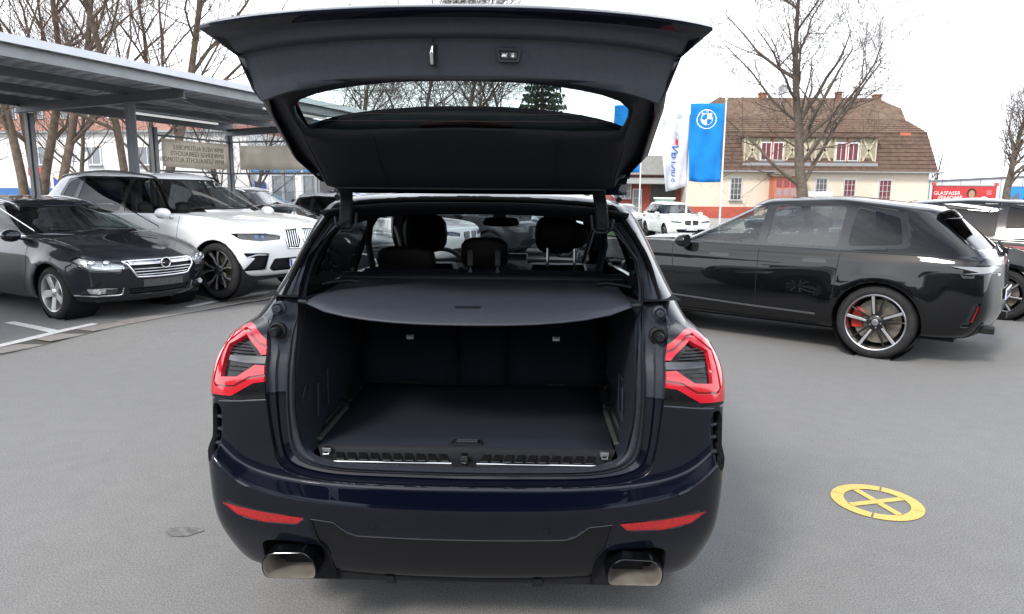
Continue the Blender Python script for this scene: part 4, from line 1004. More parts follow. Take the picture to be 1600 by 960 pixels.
    if rails:
        for sg in (1, -1):
            ya, yb = roof_r+.15, L-roof_f-.1; x = Wr-.06
            b = MB(); b.tube(spline([(sg*x, ya-.05, zt(ya)+zt_off-.09), (sg*x, ya+.1, zt(ya)+zt_off-.03), (sg*(x+.01), (ya+yb)/2, zt((ya+yb)/2)+zt_off-.012), (sg*x, yb-.15, zt(yb)+zt_off-.035), (sg*x, yb+.05, zt(yb)+zt_off-.10)], 4), .017, 8); b.build('roof_rail', rails, root, 60)
    if mirror: mirror_part(car, L-cowl-.30, zb+.0, W*.93, paint)
    for sg in wheels_on:
        for y in axles: place_wheel(root, style, sg*(W-.02-w_t/2), y, r_t, r_r, w_t, 0, R(random.uniform(0, 70)))
    b = MB(); b.box((0, L/2, zr[0]*.0+.26), (W*1.5, L-.7, .05)); b.build('underbody', rubber, root)
    if interior and detail > 0: car_interior(root, L-cowl-.45, L-roof_f-.35, .38, max(1.0, pillars[1]+.1), zb-.03, W*.72)
    if plate:
        for txt, end, x, z in plate:
            p = Vector(fr(x, z) if end == 'f' else bk(x, z)); p.y += .012 if end == 'f' else -.012
            plate_part(root, p, 180 if end == 'f' else 0, txt)
    car.finish(.03)
    return root, car

def slats(root, pts, m, name='grille_bar', w_=.012, h_=.012, parent=None):
    for a, b_ in pts:
        b = MB(); b.bar(a, b_, w_, h_); b.build(name, m, parent if parent is not None else root, None, .003)

# white three-row SUV beside the carport
def x7_extra(car, fr, bk):
    for sg in (1, -1):
        f = car.cut(rounded([fr(sg*x, z) for x, z in ((.05, .98), (.30, .97), (.335, .90), (.30, .70), (.07, .69), (.035, .80))], .05), 0, .1, lambda c: c.y > 4.2 and c.x*sg > 0); V, F, Nn = car.take(f)
        g = car.patch('kidney_grille', V, F, Nn, gloss_black, -.028)
        P = [fr(sg*x, z) for x, z in ((.05, .98), (.30, .97), (.335, .90), (.30, .70), (.07, .69), (.035, .80), (.05, .98))]
        b = MB(); b.tube([(p[0], p[1]+.006, p[2]) for p in P], .013, 8); b.build('grille_frame', chrome, g, 60)
        for k in range(6):
            x = .075+.043*k; p, q = fr(sg*x, .955), fr(sg*x, .715); slats(None, [((p[0], p[1]-.005, p[2]), (q[0], q[1]-.005, q[2]))], chrome, 'grille_bar', .014, .02, g)
        o = car.panel('air_curtain', rounded([fr(sg*x, z) for x, z in ((.60, .64), (.93, .66), (.90, .60), (.80, .585), (.90, .40), (.62, .40))], .02), 25*sg, black_pl, -.03, .004, .05, keep=lambda c: c.y > 4.0 and c.x*sg > 0)
        if o is not None:
            P = [Vector(fr(sg*x, z)) for x, z in ((.90, .595), (.78, .63), (.615, .62), (.61, .41), (.66, .40))]
            b = MB(); b.tube([p+Vector((0, .004, 0)) for p in P], .010, 6); b.build('chrome_blade', satin, o, 60)
    car.panel('lower_intake', rounded([fr(x, z) for x, z in ((-.52, .56), (.52, .56), (.56, .42), (.48, .37), (-.48, .37), (-.56, .42))], .03), 0, black_pl, -.03, .004, .05, keep=lambda c: c.y > 4.2)
X7P = dict(L=4.99, W=.995, zsh=1.0, zb=1.16, zn=1.0, zc=1.20, cowl=1.34, roof_f=2.19, roof_r=.45, tail=.10, Wr=.64, zr=(1.79, 1.83, 1.77), bowf=.22, rf=.16, tf=.07, zsill=.28)
build_car('white_suv', 'white three-row SUV with black roof rails beside the dark estate car', None, (-7.80, 10.08, .15), -112, whitep, X7P, (1.12, 4.24), (.40, .295, .285), 'x7', (.80, 1.18, 2.30, .05), 2,
          hl=[(.40, .88), (.62, .925), (.95, .93), (.93, .85), (.72, .815), (.42, .83)], tl=[(.5, .98), (.95, 1.02), (.95, .90), (.5, .90)], rails=gloss_black, extras=x7_extra, plate=[('', 'f', 0, .48)])

# dark estate car, front corner towards the yard
def opel_extra(car, fr, bk):
    gp = ((-.40, .735), (.40, .735), (.44, .70), (.36, .565), (.28, .535), (-.28, .535), (-.36, .565), (-.44, .70))
    f = car.cut(rounded([fr(x, z) for x, z in gp], .03), 0, .1, lambda c: c.y > 4.2); V, F, Nn = car.take(f)
    g = car.patch('grille', V, F, Nn, black_pl, -.03)
    P = [fr(x, z) for x, z in spline([Vector((*p, 0)) for p in gp+(gp[0],)], 3) and [(p.x, p.y) for p in spline([Vector((*p, 0)) for p in gp+(gp[0],)], 3)]]
    b = MB(); b.tube([(p[0], p[1]+.004, p[2]) for p in P], .013, 8); b.build('grille_frame', chrome, g, 60)
    b = MB(); rows = [[(fr(x, z)[0], fr(x, z)[1]+.012-.02*abs(z-.70)/.03*0, z) for x in np.linspace(-.42, .42, 15)] for z in (.690, .70, .715, .728)]; b.grid(rows); b.build('chrome_bar', chrome, g, 60, 0, .02)
    for z in (.565, .600, .635):
        xs = np.linspace(-.34-(z-.565)*.6, .34+(z-.565)*.6, 9); b = MB(); b.tube([(x, fr(x, z)[1]-.006, z) for x in xs], .0065, 6); b.build('grille_bar', chrome, g, 60)
    # round badge: ring with a lightning stroke
    p = Vector(fr(0, .695)); b = MB(); b.tube([p+Vector((math.cos(a)*.062, .02, math.sin(a)*.062)) for a in np.linspace(0, 2*math.pi, 25)], .008, 8, False); bd = b.build('badge', chrome, g, 60)
    b = MB(); b.lathe([(.010, .062), (.012, 0)], 'y', 24, Matrix.Translation(p)); b.build('badge_disc', gloss_black, bd)
    b = MB(); b.prism([(p.x-.085, p.z-.008), (p.x+.02, p.z-.008), (p.x-.01, p.z+.012), (p.x+.085, p.z+.010), (p.x+.085, p.z+.016), (p.x-.03, p.z+.022), (p.x-.0, p.z+.002), (p.x-.085, p.z-.001)], 'y', p.y+.014, p.y+.026); b.build('badge_bolt', chrome, bd)
    o = car.panel('lower_intake', rounded([fr(x, z) for x, z in ((-.42, .395), (.42, .395), (.38, .315), (-.38, .315))], .02), 0, black_pl, -.03, .004, .05, keep=lambda c: c.y > 4.2)
    for z in (.345, .37):
        b = MB(); b.tube([(x, fr(x, z)[1]-.012, z) for x in np.linspace(-.38, .38, 7)], .006, 6); b.build('intake_bar', black_pl, o)
    q = [Vector(fr(x, .465)) for x in np.linspace(-.27, .27, 7)]; b = MB(); b.grid([[p+Vector((0, .012, dz)) for p in q] for dz in (-.06, .06)]); b.build('plate_holder', mat('plate_holder', (.045, .045, .047), .55, noise=(30, .3)), car.root, None, .004, .012)
    for sg in (1, -1):
        o = car.panel('fog_lamp', rounded([fr(sg*x, z) for x, z in ((.52, .405), (.66, .415), (.80, .405), (.76, .335), (.52, .335))], .02), 12*sg, lampchr, -.012, .004, .05, keep=lambda c: c.y > 4.0 and c.x*sg > 0)
        P = [Vector(fr(sg*x, z)) for x, z in ((.86, .33), (.70, .315), (.50, .315), (.47, .33), (.47, .41))]
        b = MB(); b.tube([p+Vector((0, .004, 0)) for p in P], .011, 6); b.build('fog_trim', chrome, o, 60)
        b = MB(); p = Vector(fr(sg*.70, .372)); b.lathe([(-.01, .034), (.012, .034), (.014, .028), (.006, .0)], 'y', 16, Matrix.Translation(p)); b.build('fog_bulb', lampchr, o, 40)
        for z in (.352, .37, .388):
            b = MB(); b.tube([Vector(fr(sg*x, z))+Vector((0, -.004, 0)) for x in (.52, .58, .635)], .005, 5); b.build('fog_louvre', black_pl, o)
OPP = dict(L=4.91, W=.928, zsh=.88, zb=.99, zn=.755, zc=1.02, cowl=1.32, roof_f=2.28, roof_r=.35, tail=.08, Wr=.585, zr=(1.47, 1.515, 1.45), bowf=.30, rf=.24, tf=.11, zsill=.21)
build_car('estate_car', 'dusty dark blue estate car with chrome grille, parked at the left edge', None, (-8.72, 8.83, .07), -118, opelp, OPP, (1.20, 3.94), (.335, .235, .235), 'opel', (.55, 1.15, 2.1, .05), 2,
          hl=[(.46, .71), (.60, .755), (.82, .80), (.87, .76), (.80, .64), (.52, .60)], tl=[(.5, .9), (.9, .95), (.9, .8), (.5, .78)], rails=satin, extras=opel_extra, trimline=chrome, zt_off=.08)

# long black crossover, rear corner towards the yard
def xm_extra(car, fr, bk):
    for sg in (1, -1):
        o = car.panel('lamp_strip', [bk(sg*x, z) for x, z in ((.40, .985), (.70, 1.01), (.93, 1.005), (.985, .955), (.93, .935), (.72, .955), (.42, .935))], 180-30*sg, mat('grey_lamp_strip', (.20, .21, .225), .2, .3, 1), .006, .02, .03, keep=lambda c: c.y < 1.1 and c.x*sg > 0)
        o = car.panel('reflector_slot', [bk(sg*x, z) for x, z in ((.87, .66), (.905, .66), (.895, .42), (.86, .42))], 180-40*sg, gloss_black, -.02, .004, .0, keep=lambda c: c.y < 1.1 and c.x*sg > 0)
        p, q = Vector(bk(sg*.88, .63)), Vector(bk(sg*.875, .47)); b = MB(); b.bar(p, q, .009, .012); b.build('red_reflector', lampred, o if o is not None else car.root)
    car.panel('rear_valance', [bk(x, z) for x, z in ((-.80, .44), (-.4, .38), (.4, .38), (.80, .44), (.75, .25), (-.75, .25))], 180, black_pl, .006, .02, -.2, keep=lambda c: c.y < .5)
    for sg in (1, -1):
        b = MB(); b.prism(rounded([(sg*.55, .34), (sg*.68, .34), (sg*.68, .42), (sg*.55, .42)], .02), 'y', .03, .25); b.build('exhaust_tip', rim_dark, car.root, None, .006)
        X = sg*.99
        b = MB(); car.ribbon(b, [(X, y, z) for y, z in ((1.62, .41), (2.4, .43), (3.4, .47))], 90*sg, .022, .006); b.build('sill_glint', mat('sill_glint_grey', (.12, .125, .135), .3, .6), car.root)  # grey strip laid on as the bright reflection along the sill
        b = MB(); car.ribbon(b, [(X, y, z) for y, z in ((.95+.62, .30), (2.0, .30), (3.6, .31))], 90*sg, .016, .006); b.build('lower_strip', black_pl, car.root)
        for y in (1.55, 2.62):
            b = MB(); car.ribbon(b, [(X, y, .985), (X, y+.24, .985)], 90*sg, .042, .002); b.build('flush_handle', gloss_black, car.root)
    p = Vector(bk(0, 1.55)); b = MB(); b.hexa([(-.56, .20, 1.52), (.56, .20, 1.52), (.56, .55, 1.55), (-.56, .55, 1.55), (-.55, .17, 1.545), (.55, .17, 1.545), (.54, .60, 1.60), (-.54, .60, 1.60)]); b.build('roof_spoiler', blackp, car.root, None, .01)
    b = MB(); b.bar((.05, .08, 1.13), (.35, .16, 1.20), .02, .02); b.box((.05, .07, 1.12), (.06, .05, .06)); b.build('rear_wiper', rubber, car.root)
XMP = dict(L=5.11, W=1.0, zsh=1.0, zb=1.10, zn=.98, zc=1.12, cowl=1.66, roof_f=2.48, roof_r=.50, tail=.10, Wr=.60, zr=(1.55, 1.675, 1.63), bowf=.22, rf=.18, bowr=.10, rr=.28, tr=.08, zsill=.27, cant=.08, lean=1.1)
build_car('black_crossover', 'long glossy black crossover with black and silver wheels, side on', None, (5.205, 5.11, 0), 52, blackp, XMP, (1.03, 4.13), (.385, .292, .275), 'xm', (.86, 1.42, 2.28, .02), 2,
          tl=None, extras=xm_extra, plate=[('DD XM 750', 'r', 0, .70)], handles=False, hl=[(.4, .85), (.8, .9), (.8, .8), (.4, .78)], zt_off=.10, glasses=(tint_g, glass('rear_door_glass', (.30, .33, .34), 1.2), clear_g))

# simple shapes for the cars further away
SUV = dict(L=4.72, W=.94, zsh=.98, zb=1.10, zn=.95, zc=1.12, cowl=1.45, roof_f=2.25, roof_r=.45, tail=.12, Wr=.63, zr=(1.63, 1.67, 1.60), bowf=.17, rf=.14, tf=.06)
SAL = dict(L=4.75, W=.92, zsh=.88, zb=.97, zn=.80, zc=1.00, cowl=1.50, roof_f=2.45, roof_r=1.45, tail=.45, Wr=.55, zr=(1.38, 1.43, 1.36), zsill=.2)
WAG = dict(L=4.75, W=.92, zsh=.88, zb=.98, zn=.80, zc=1.00, cowl=1.45, roof_f=2.35, roof_r=.40, tail=.08, Wr=.56, zr=(1.42, 1.46, 1.39), zsill=.2)
def kid(chr_, zz=(.86, .66)):
    def f(car, fr, bk):
        for sg in (1, -1):
            P = [(.03, zz[0]), (.27, zz[0]-.005), (.31, zz[0]-.06), (.27, zz[1]), (.05, zz[1]-.01)]
            g = car.panel('kidney_grille', rounded([fr(sg*x, z) for x, z in P], .04, 2), 0, gloss_black, -.025, .004, .05, keep=lambda c: c.y > 3.6 and c.x*sg > 0)
            if g is None: continue
            b = MB(); b.tube([Vector(fr(sg*x, z))+Vector((0, .004, 0)) for x, z in P+[P[0]]], .010, 6); b.build('grille_frame', chr_, g)
            for k in range(5):
                x = .06+.045*k; a, c = Vector(fr(sg*x, zz[0]-.02)), Vector(fr(sg*x, zz[1]+.02)); b = MB(); b.bar(a, c, .012, .012); b.build('grille_bar', chr_, g)
        car.panel('lower_intake', rounded([fr(x, z) for x, z in ((-.65, .50), (.65, .50), (.55, .36), (-.55, .36))], .03, 2), 0, black_pl, -.02, .004, .05, keep=lambda c: c.y > 3.6)
    return f
HS = [(.42, .82), (.62, .86), (.85, .87), (.84, .79), (.44, .75)]; HL_ = [(.42, .69), (.62, .74), (.82, .76), (.80, .67), (.44, .63)]
TS = [(.45, 1.0), (.90, 1.03), (.90, .90), (.45, .90)]
def far(name, label, nose, rz, paint, P, style='dark', grp=None, **k):
    L = P['L']; a = R(rz); x, y = nose[0]+math.sin(a)*L, nose[1]-math.cos(a)*L
    sv = P is SUV; t = (.36, .255, .24) if sv else (.325, .235, .22)
    args = dict(detail=1, hl=HS if sv else HL_, tl=TS if sv else [(p, q-.12) for p, q in TS])
    args.update(k)
    return build_car(name, label, grp, (x, y, zg(*nose)), rz, paint, P, (.95, 3.83), t, style, (.55, 1.05, 2.15, .05) if P is not SAL else (None, 1.15, 2.2, .05), **args)
G1 = 'cars parked in the row under and past the carport'
far('parked_saloon', 'dark grey saloon car showing past the white SUV bonnet', (-2.3, 11.0), -113, greyp, SAL, grp=G1)
far('parked_suv', 'white SUV with upright chrome kidney grille, seen through the open car', (-1.05, 13.1), -111, whitep, SUV, 'x7', grp=G1, extras=kid(chrome), rails=satin, detail=2)
far('parked_suv', 'dark grey SUV beyond the white one, seen through the windscreen', (.35, 16.0), -111, greyp, SUV, 'dark', grp=G1, extras=kid(gloss_black))
far('parked_estate', 'pale blue estate car beside the mirror, seen through the windscreen', (2.3, 17.0), -108, silverp, WAG, 'x7', grp=G1, extras=kid(chrome, (.74, .58)), detail=2)
far('parked_suv', 'dark SUV with silver rails and yellow windscreen sticker behind the white SUV', (-5.9, 18.3), -111, dgreyp, SUV, grp='cars in the rows behind the carport', rails=satin)
far('parked_saloon', 'blue saloon car furthest back by the tailgate edge', (-4.3, 21.0), -111, bluep, SAL, grp='cars in the rows behind the carport')
far('parked_estate', 'silver blue estate car behind the blue saloon roof', (-5.0, 25.5), -111, silverp, WAG, grp='cars in the rows behind the carport')
far('parked_suv', 'pale SUV far back behind the carport banner', (-9.2, 25.0), -111, whitep, SUV, grp='cars in the rows behind the carport')
far('parked_estate', 'black car roof behind the dark estate car at left edge', (-10.3, 13.3), -111, blackp, WAG, grp='cars in the rows behind the carport')
far('parked_suv', 'white SUV with dark kidney grille facing the yard near the flags', (7.15, 28.0), 187, whitep, SUV, 'dark', grp='cars along the road', extras=kid(gloss_black, (.88, .70)), plate=[('DD YL 984', 'f', 0, .52)], rails=None, detail=2)
far('parked_saloon', 'dark saloon car half hidden behind the white SUV by the flags', (11.2, 33.0), 115, dgreyp, SAL, grp='cars along the road')
far('parked_estate', 'silver grey estate car partly hidden at the open car roof edge', (5.1, 32.5), 178, mat('silver_paint', (.30, .31, .32), .35, .6, 1, .02), WAG, grp='cars along the road')
far('parked_hatch', 'black hatchback with red tail lights just behind the black crossover', (4.3, 10.5), 52, blackp, SUV, 'dark', grp='cars beside the black crossover')
far('parked_suv', 'white SUV with black roof rails beyond the black hatchback', (5.9, 13.1), 52, whitep, SUV, 'x7', grp='cars beside the black crossover', rails=gloss_black)

# ---------------------------------------------------------------- ground and markings
def asphalt_mat():
    m = mat('asphalt', (.178, .176, .172), .88, spec=.3, noise=(.35, .05)); n = m.node_tree; p = n.nodes['Principled BSDF']; base = p.inputs['Base Color'].links[0].from_socket
    t = n.nodes.new('ShaderNodeTexCoord')
    def noi(s, d, r=.6):
        q = n.nodes.new('ShaderNodeTexNoise'); q.inputs['Scale'].default_value = s; q.inputs['Detail'].default_value = d; q.inputs['Roughness'].default_value = r; n.links.new(t.outputs['Object'], q.inputs['Vector']); return q
    def rng(src, a, b, c, d):
        q = n.nodes.new('ShaderNodeMapRange'); q.inputs[1].default_value = a; q.inputs[2].default_value = b; q.inputs[3].default_value = c; q.inputs[4].default_value = d; n.links.new(src, q.inputs[0]); return q
    agg = rng(noi(130, 3, .7).outputs['Fac'], .36, .64, .66, 1.36); mid = rng(noi(7, 5).outputs['Fac'], .3, .7, .95, 1.05)
    mu = n.nodes.new('ShaderNodeMath'); mu.operation = 'MULTIPLY'; n.links.new(agg.outputs[0], mu.inputs[0]); n.links.new(mid.outputs[0], mu.inputs[1])
    vm = n.nodes.new('ShaderNodeVectorMath'); vm.operation = 'SCALE'; n.links.new(base, vm.inputs[0]); n.links.new(mu.outputs[0], vm.inputs['Scale'])
    # pale stone chips
    vo = n.nodes.new('ShaderNodeTexVoronoi'); vo.inputs['Scale'].default_value = 60; n.links.new(t.outputs['Object'], vo.inputs['Vector'])
    ch = rng(vo.outputs['Distance'], .10, .16, 1, 0); sp = rng(noi(40, 1).outputs['Fac'], .52, .58, 0, .55); mm = n.nodes.new('ShaderNodeMath'); mm.operation = 'MULTIPLY'; n.links.new(ch.outputs[0], mm.inputs[0]); n.links.new(sp.outputs[0], mm.inputs[1])
    mx = n.nodes.new('ShaderNodeMixRGB'); n.links.new(mm.outputs[0], mx.inputs[0]); n.links.new(vm.outputs[0], mx.inputs[1]); mx.inputs[2].default_value = (.42, .41, .39, 1)
    # oil spots and tyre-polished patches
    st = rng(noi(.9, 6, .65).outputs['Fac'], .63, .74, 0, .28); mz = n.nodes.new('ShaderNodeMixRGB'); n.links.new(st.outputs[0], mz.inputs[0]); n.links.new(mx.outputs[0], mz.inputs[1]); mz.inputs[2].default_value = (.115, .113, .108, 1)
    n.links.new(mz.outputs[0], p.inputs['Base Color'])
    bp = n.nodes.new('ShaderNodeBump'); bp.inputs['Strength'].default_value = .15; bp.inputs['Distance'].default_value = .006; n.links.new(noi(110, 3, .7).outputs['Fac'], bp.inputs['Height']); n.links.new(bp.outputs[0], p.inputs['Normal'])
    return m
asph = asphalt_mat()
xs = sorted(set([-600, -300, -150, -80, -50] + list(np.arange(-36, 61, 3.0)) + [80, 150, 300, 600] + list(np.arange(-5, -3, .2))))
ys = sorted(set([-400, -200, -100, -50, -25, -12] + list(np.arange(-6, 60, 3.0)) + [80, 150, 300, 600, 1200] + list(np.arange(4.2, 10, .25))))
g = MB(); g.grid([[(x, y, zg(x, y)) for x in xs] for y in ys]); tag(g.build('ground', asph, None, 180), kind='structure')

# paving strip of concrete slabs along the bays, and painted T marks
U = Vector((.366, .9306, 0)).normalized(); Vv = Vector((U.y, -U.x, 0)); S0 = Vector((-5.30, 4.93, 0))   # strip runs along U
def sp(u, v, z=0): 
    p = S0+U*u+Vv*v; return Vector((p.x, p.y, zg(p.x, p.y)+z))
b = MB(); b.grid([[sp(u, v, .003) for v in (-.01, .30)] for u in np.arange(-4, 4.0, .25)]); strip = b.build('paving_strip', mat('strip_joint', (.07, .065, .058), .95), None); tag(strip, 'strip of pale pinkish slabs along the parking bays', kind='structure')
slabm = [mat('slab_pink', (.225, .205, .19), .9, noise=(9, .18), bump=(60, .3), dirt=(5, (.14, .13, .12), .5)), mat('slab_grey', (.215, .208, .198), .9, noise=(9, .18), bump=(60, .3), dirt=(5, (.13, .125, .12), .5)), mat('slab_buff', (.235, .218, .2), .9, noise=(9, .18), bump=(60, .3), dirt=(5, (.15, .14, .125), .5))]
sm = []
for m_ in slabm:
    b = MB(); b.hexa([(-.243, -.136, 0), (.243, -.136, 0), (.243, .136, 0), (-.243, .136, 0), (-.238, -.131, .008), (.238, -.131, .008), (.238, .131, .008), (-.238, .131, .008)]); o = b.build('slab', m_); sm.append(o.data); bpy.data.objects.remove(o)
random.seed(3)
for k in range(-7, 8):
    o = bpy.data.objects.new('slab', sm[random.choice((0, 0, 1, 2))]); link(o, strip); p = sp(k*.5+.02*random.uniform(-1, 1)*0, .145, -.0015+.004*random.random())
    o.location = p; o.rotation_euler = (0, 0, math.atan2(U.y, U.x)+R(random.uniform(-.4, .4)))
def paint_mat(name, c, wear):
    m = mat(name, c, .75, noise=(12, .08), dirt=(26, (.17, .168, .165), wear)); return m
linem = paint_mat('white_line_paint', (.62, .62, .60), .55)
def strip_quad(name, P, m_, z=.006, k=6):
    a, b_, c, d = [Vector(p) for p in P]; mb = MB()
    mb.grid([[Vector((*(a.lerp(b_, t)).xy, 0)) if False else (lambda q: (q.x, q.y, zg(q.x, q.y)+z))(a.lerp(b_, t)) for t in (0, 1)] for _ in (0,)] and [[(lambda q: (q.x, q.y, zg(q.x, q.y)+z))((a.lerp(d, i/k)).lerp(b_.lerp(c, i/k), t)) for t in (0, 1)] for i in range(k+1)])
    o = mb.build(name, m_); tag(o, kind='structure'); return o
strip_quad('line_marking', [sp(-1.2, -.15), sp(-1.2, -.03), sp(1.05, -.03), sp(1.05, -.15)], linem)
strip_quad('line_marking', [sp(2.42, -.15), sp(2.42, -.03), sp(4.2, -.03), sp(4.2, -.15)], linem, .006, 12)
for u0, v1, sl in ((.58, -.95, .10), (2.98, -1.1, .25)):
    d = (Vv+U*-sl).normalized(); a = sp(u0, -.15); q = a+d*(v1)
    strip_quad('line_marking', [a-U*.055, a+U*.055, q+U*.055, q-U*.055], linem)
# yellow disc with a cross painted on the tarmac
yel = mat('yellow_road_paint', (.66, .45, .12), .75, noise=(120, .22), dirt=(70, (.20, .18, .14), .75))
cx, cy = 2.155, 1.475; disc = empty('yellow_road_symbol', (cx, cy, .005)); tag(disc, 'yellow circle with a cross painted on the asphalt', 'road marking')
rr_o, rr_i = .232, .166
for k, (a0, a1) in enumerate(((-32, 57), (60, 147), (148, 237), (240, 327))):
    b = MB(); b.grid([[(r_*math.cos(R(a)), r_*math.sin(R(a)), 0) for r_ in (rr_i, rr_o)] for a in np.linspace(a0, a1, 14)]); b.build('ring_arc', yel, disc)
for k, a in enumerate((R(15), R(105))):
    d = Vector((math.cos(a), math.sin(a), 0)); nn = Vector((-d.y, d.x, 0))*.021
    for s0, s1 in (((-.17, .17),) if k == 0 else ((-.17, -.024), (.024, .17))):
        b = MB(); b.add([d*s0-nn, d*s1-nn, d*s1+nn, d*s0+nn], [(0, 1, 2, 3)]); b.build('cross_bar', yel, disc)
b = MB(); b.add([(-1.467+.09*math.cos(t)*(1+.2*math.sin(3*t)), .975+.05*math.sin(t), .004) for t in np.linspace(0, 2*math.pi, 19)[:-1]], [tuple(range(18))]); tag(b.build('oil_stain', mat('oil_stain', (.135, .132, .128), .8, noise=(30, .4))), kind='structure')
# verge and kerb by the road
b = MB(); b.grid([[(x, y, zg(x, y)+.05+.03*random.random()) for x in np.linspace(2.5, 5.6, 12)] for y in np.linspace(27.5, 31, 10)]); tag(b.build('grass_verge', mat('grass', (.07, .13, .03), .95, noise=(18, .4), bump=(60, .8)), None, 180), 'small patch of green grass by the road', 'grass', kind='stuff')
b = MB(); b.box((20, 39, -.27), (60, .25, .24)); tag(b.build('kerb', mat('kerb_stone', (.33, .32, .30), .9, noise=(3, .15), bump=(40, .3)), None, None, .02), kind='structure')
b = MB(); b.box((20, 47.5, -.25), (60, 16.7, .2)); tag(b.build('pavement', mat('pavement_paving', (.33, .31, .29), .9, noise=(1.2, .12), bump=(20, .3))), kind='structure')

# ---------------------------------------------------------------- carport
cu, cv = Vector((.309, .951, 0)), Vector((.951, -.309, 0))
def cp(u, v, z): return cu*u+cv*v+Vector((0, 0, z))
port = empty('carport', cp(7, -9.6, 0)); tag(port, 'long grey steel carport with corrugated roof over the parked cars', 'carport')
off = Vector(port.location); L = lambda p: Vector(p)-off
galv = mat('galvanised_sheet', (.46, .48, .51), .5, .2, noise=(1.5, .15), bump=(30, .05)); steelp = mat('grey_steel_paint', (.13, .14, .15), .5, .3, noise=(3, .12)); litst = mat('pale_lit_steel', (.24, .25, .265), .45, .4, noise=(3, .1))
zr_ = lambda v: 3.24+(v+11.6)/3.9*.12
u0, u1 = -5.0, 12.45; rows = []
uu = []; k = 0; u = u0
while u < u1: uu += [(u, 0), (u+.10, 0), (u+.13, .075), (u+.22, .075)]; u += .25
b = MB(); b.grid([[L(cp(a, v, zr_(v)+.06+h)) for v in (-11.8, -10.4, -9.0, -7.72)] for a, h in uu]); b.build('corrugated_roof', galv, port, None, 0, .004)
b = MB(); b.bar(L(cp(u0, -7.70, zr_(-7.7)+.085)), L(cp(u1, -7.70, zr_(-7.7)+.085)), .05, .10); b.build('roof_edge', mat('edge_trim', (.55, .57, .60), .4, .3, noise=(4, .06)), port)
for v, h, m_ in ((-7.82, .14, litst), (-9.1, .12, steelp), (-10.35, .12, steelp), (-11.6, .16, steelp)):
    b = MB(); z = zr_(v)-.03
    b.box((0, 0, 0), (1, 1, 1)); b.V.clear(); b.F.clear()
    b.bar(L(cp(u0, v, z)), L(cp(u1, v, z)), .012, h); b.bar(L(cp(u0, v-.03, z+h/2)), L(cp(u1, v-.03, z+h/2)), .07, .012); b.bar(L(cp(u0, v-.03, z-h/2)), L(cp(u1, v-.03, z-h/2)), .07, .012); b.build('purlin', m_, port)
for u in (2.0, 7.1, 12.33):
    b = MB(); a, c = cp(u, -11.7, zr_(-11.7)-.15), cp(u, -7.9, zr_(-7.9)-.15)
    b.bar(L(a), L(c), .012, .15); b.bar(L(a+Vector((0, 0, .075))), L(c+Vector((0, 0, .075))), .10, .012); b.bar(L(a-Vector((0, 0, .075))), L(c-Vector((0, 0, .075))), .10, .012); b.build('cross_beam', steelp, port)
for u, v, m_ in ((1.9, -9.0, litst), (7.05, -9.0, litst), (12.3, -8.9, litst), (2.0, -11.6, steelp), (7.25, -11.6, steelp), (10.0, -11.6, steelp), (12.3, -11.6, steelp)):  # front posts get paler steel: the light on them is in the colour
    b = MB(); z1 = zr_(v)-.22; p = cp(u, v, 0); z0 = zg(p.x, p.y)-.05
    for dv in (-.05, .05): b.bar(L(cp(u, v+dv, z0)), L(cp(u, v+dv, z1)), .10, .012)
    b.bar(L(cp(u, v, z0)), L(cp(u, v, z1)), .010, .10); b.box2(*(lambda q: ((q.x-.11, q.y-.11, z0), (q.x+.11, q.y+.11, z0+.07)))(L(cp(u, v, 0)))); b.build('post', m_, port)
for ua, ub, v in ((3.0, 4.55, -8.05), (8.1, 9.5, -8.05), (9.2, 11.6, -11.3), (9.9, 12.2, -8.6)):
    b = MB(); b.bar(L(cp(ua, v, zr_(v)-.02)), L(cp(ub, v, zr_(v)-.02)), .06, .04); b.build('strip_lamp', mat('lamp_tube', (.9, .9, .9), .4, emit=((1, .98, .95), .22)), port)
for z in (2.86, 2.10):
    b = MB(); b.bar(L(cp(10.0, -11.6, z)), L(cp(12.3, -11.6, z)), .03, .04); b.build('rail', steelp, port); b = MB(); b.bar(L(cp(12.3, -11.6, z)), L(cp(12.33, -8.0, z)), .03, .04); b.build('rail', steelp, port)
b = MB(); b.tube([L(cp(7.1, -7.95, 3.1)), L(cp(9.7, -9.1, 3.02))], .008, 5); b.tube([L(cp(7.1, -9.1, 3.05)), L(cp(9.7, -7.95, 3.1))], .008, 5); b.build('tie_rod', steelp, port)
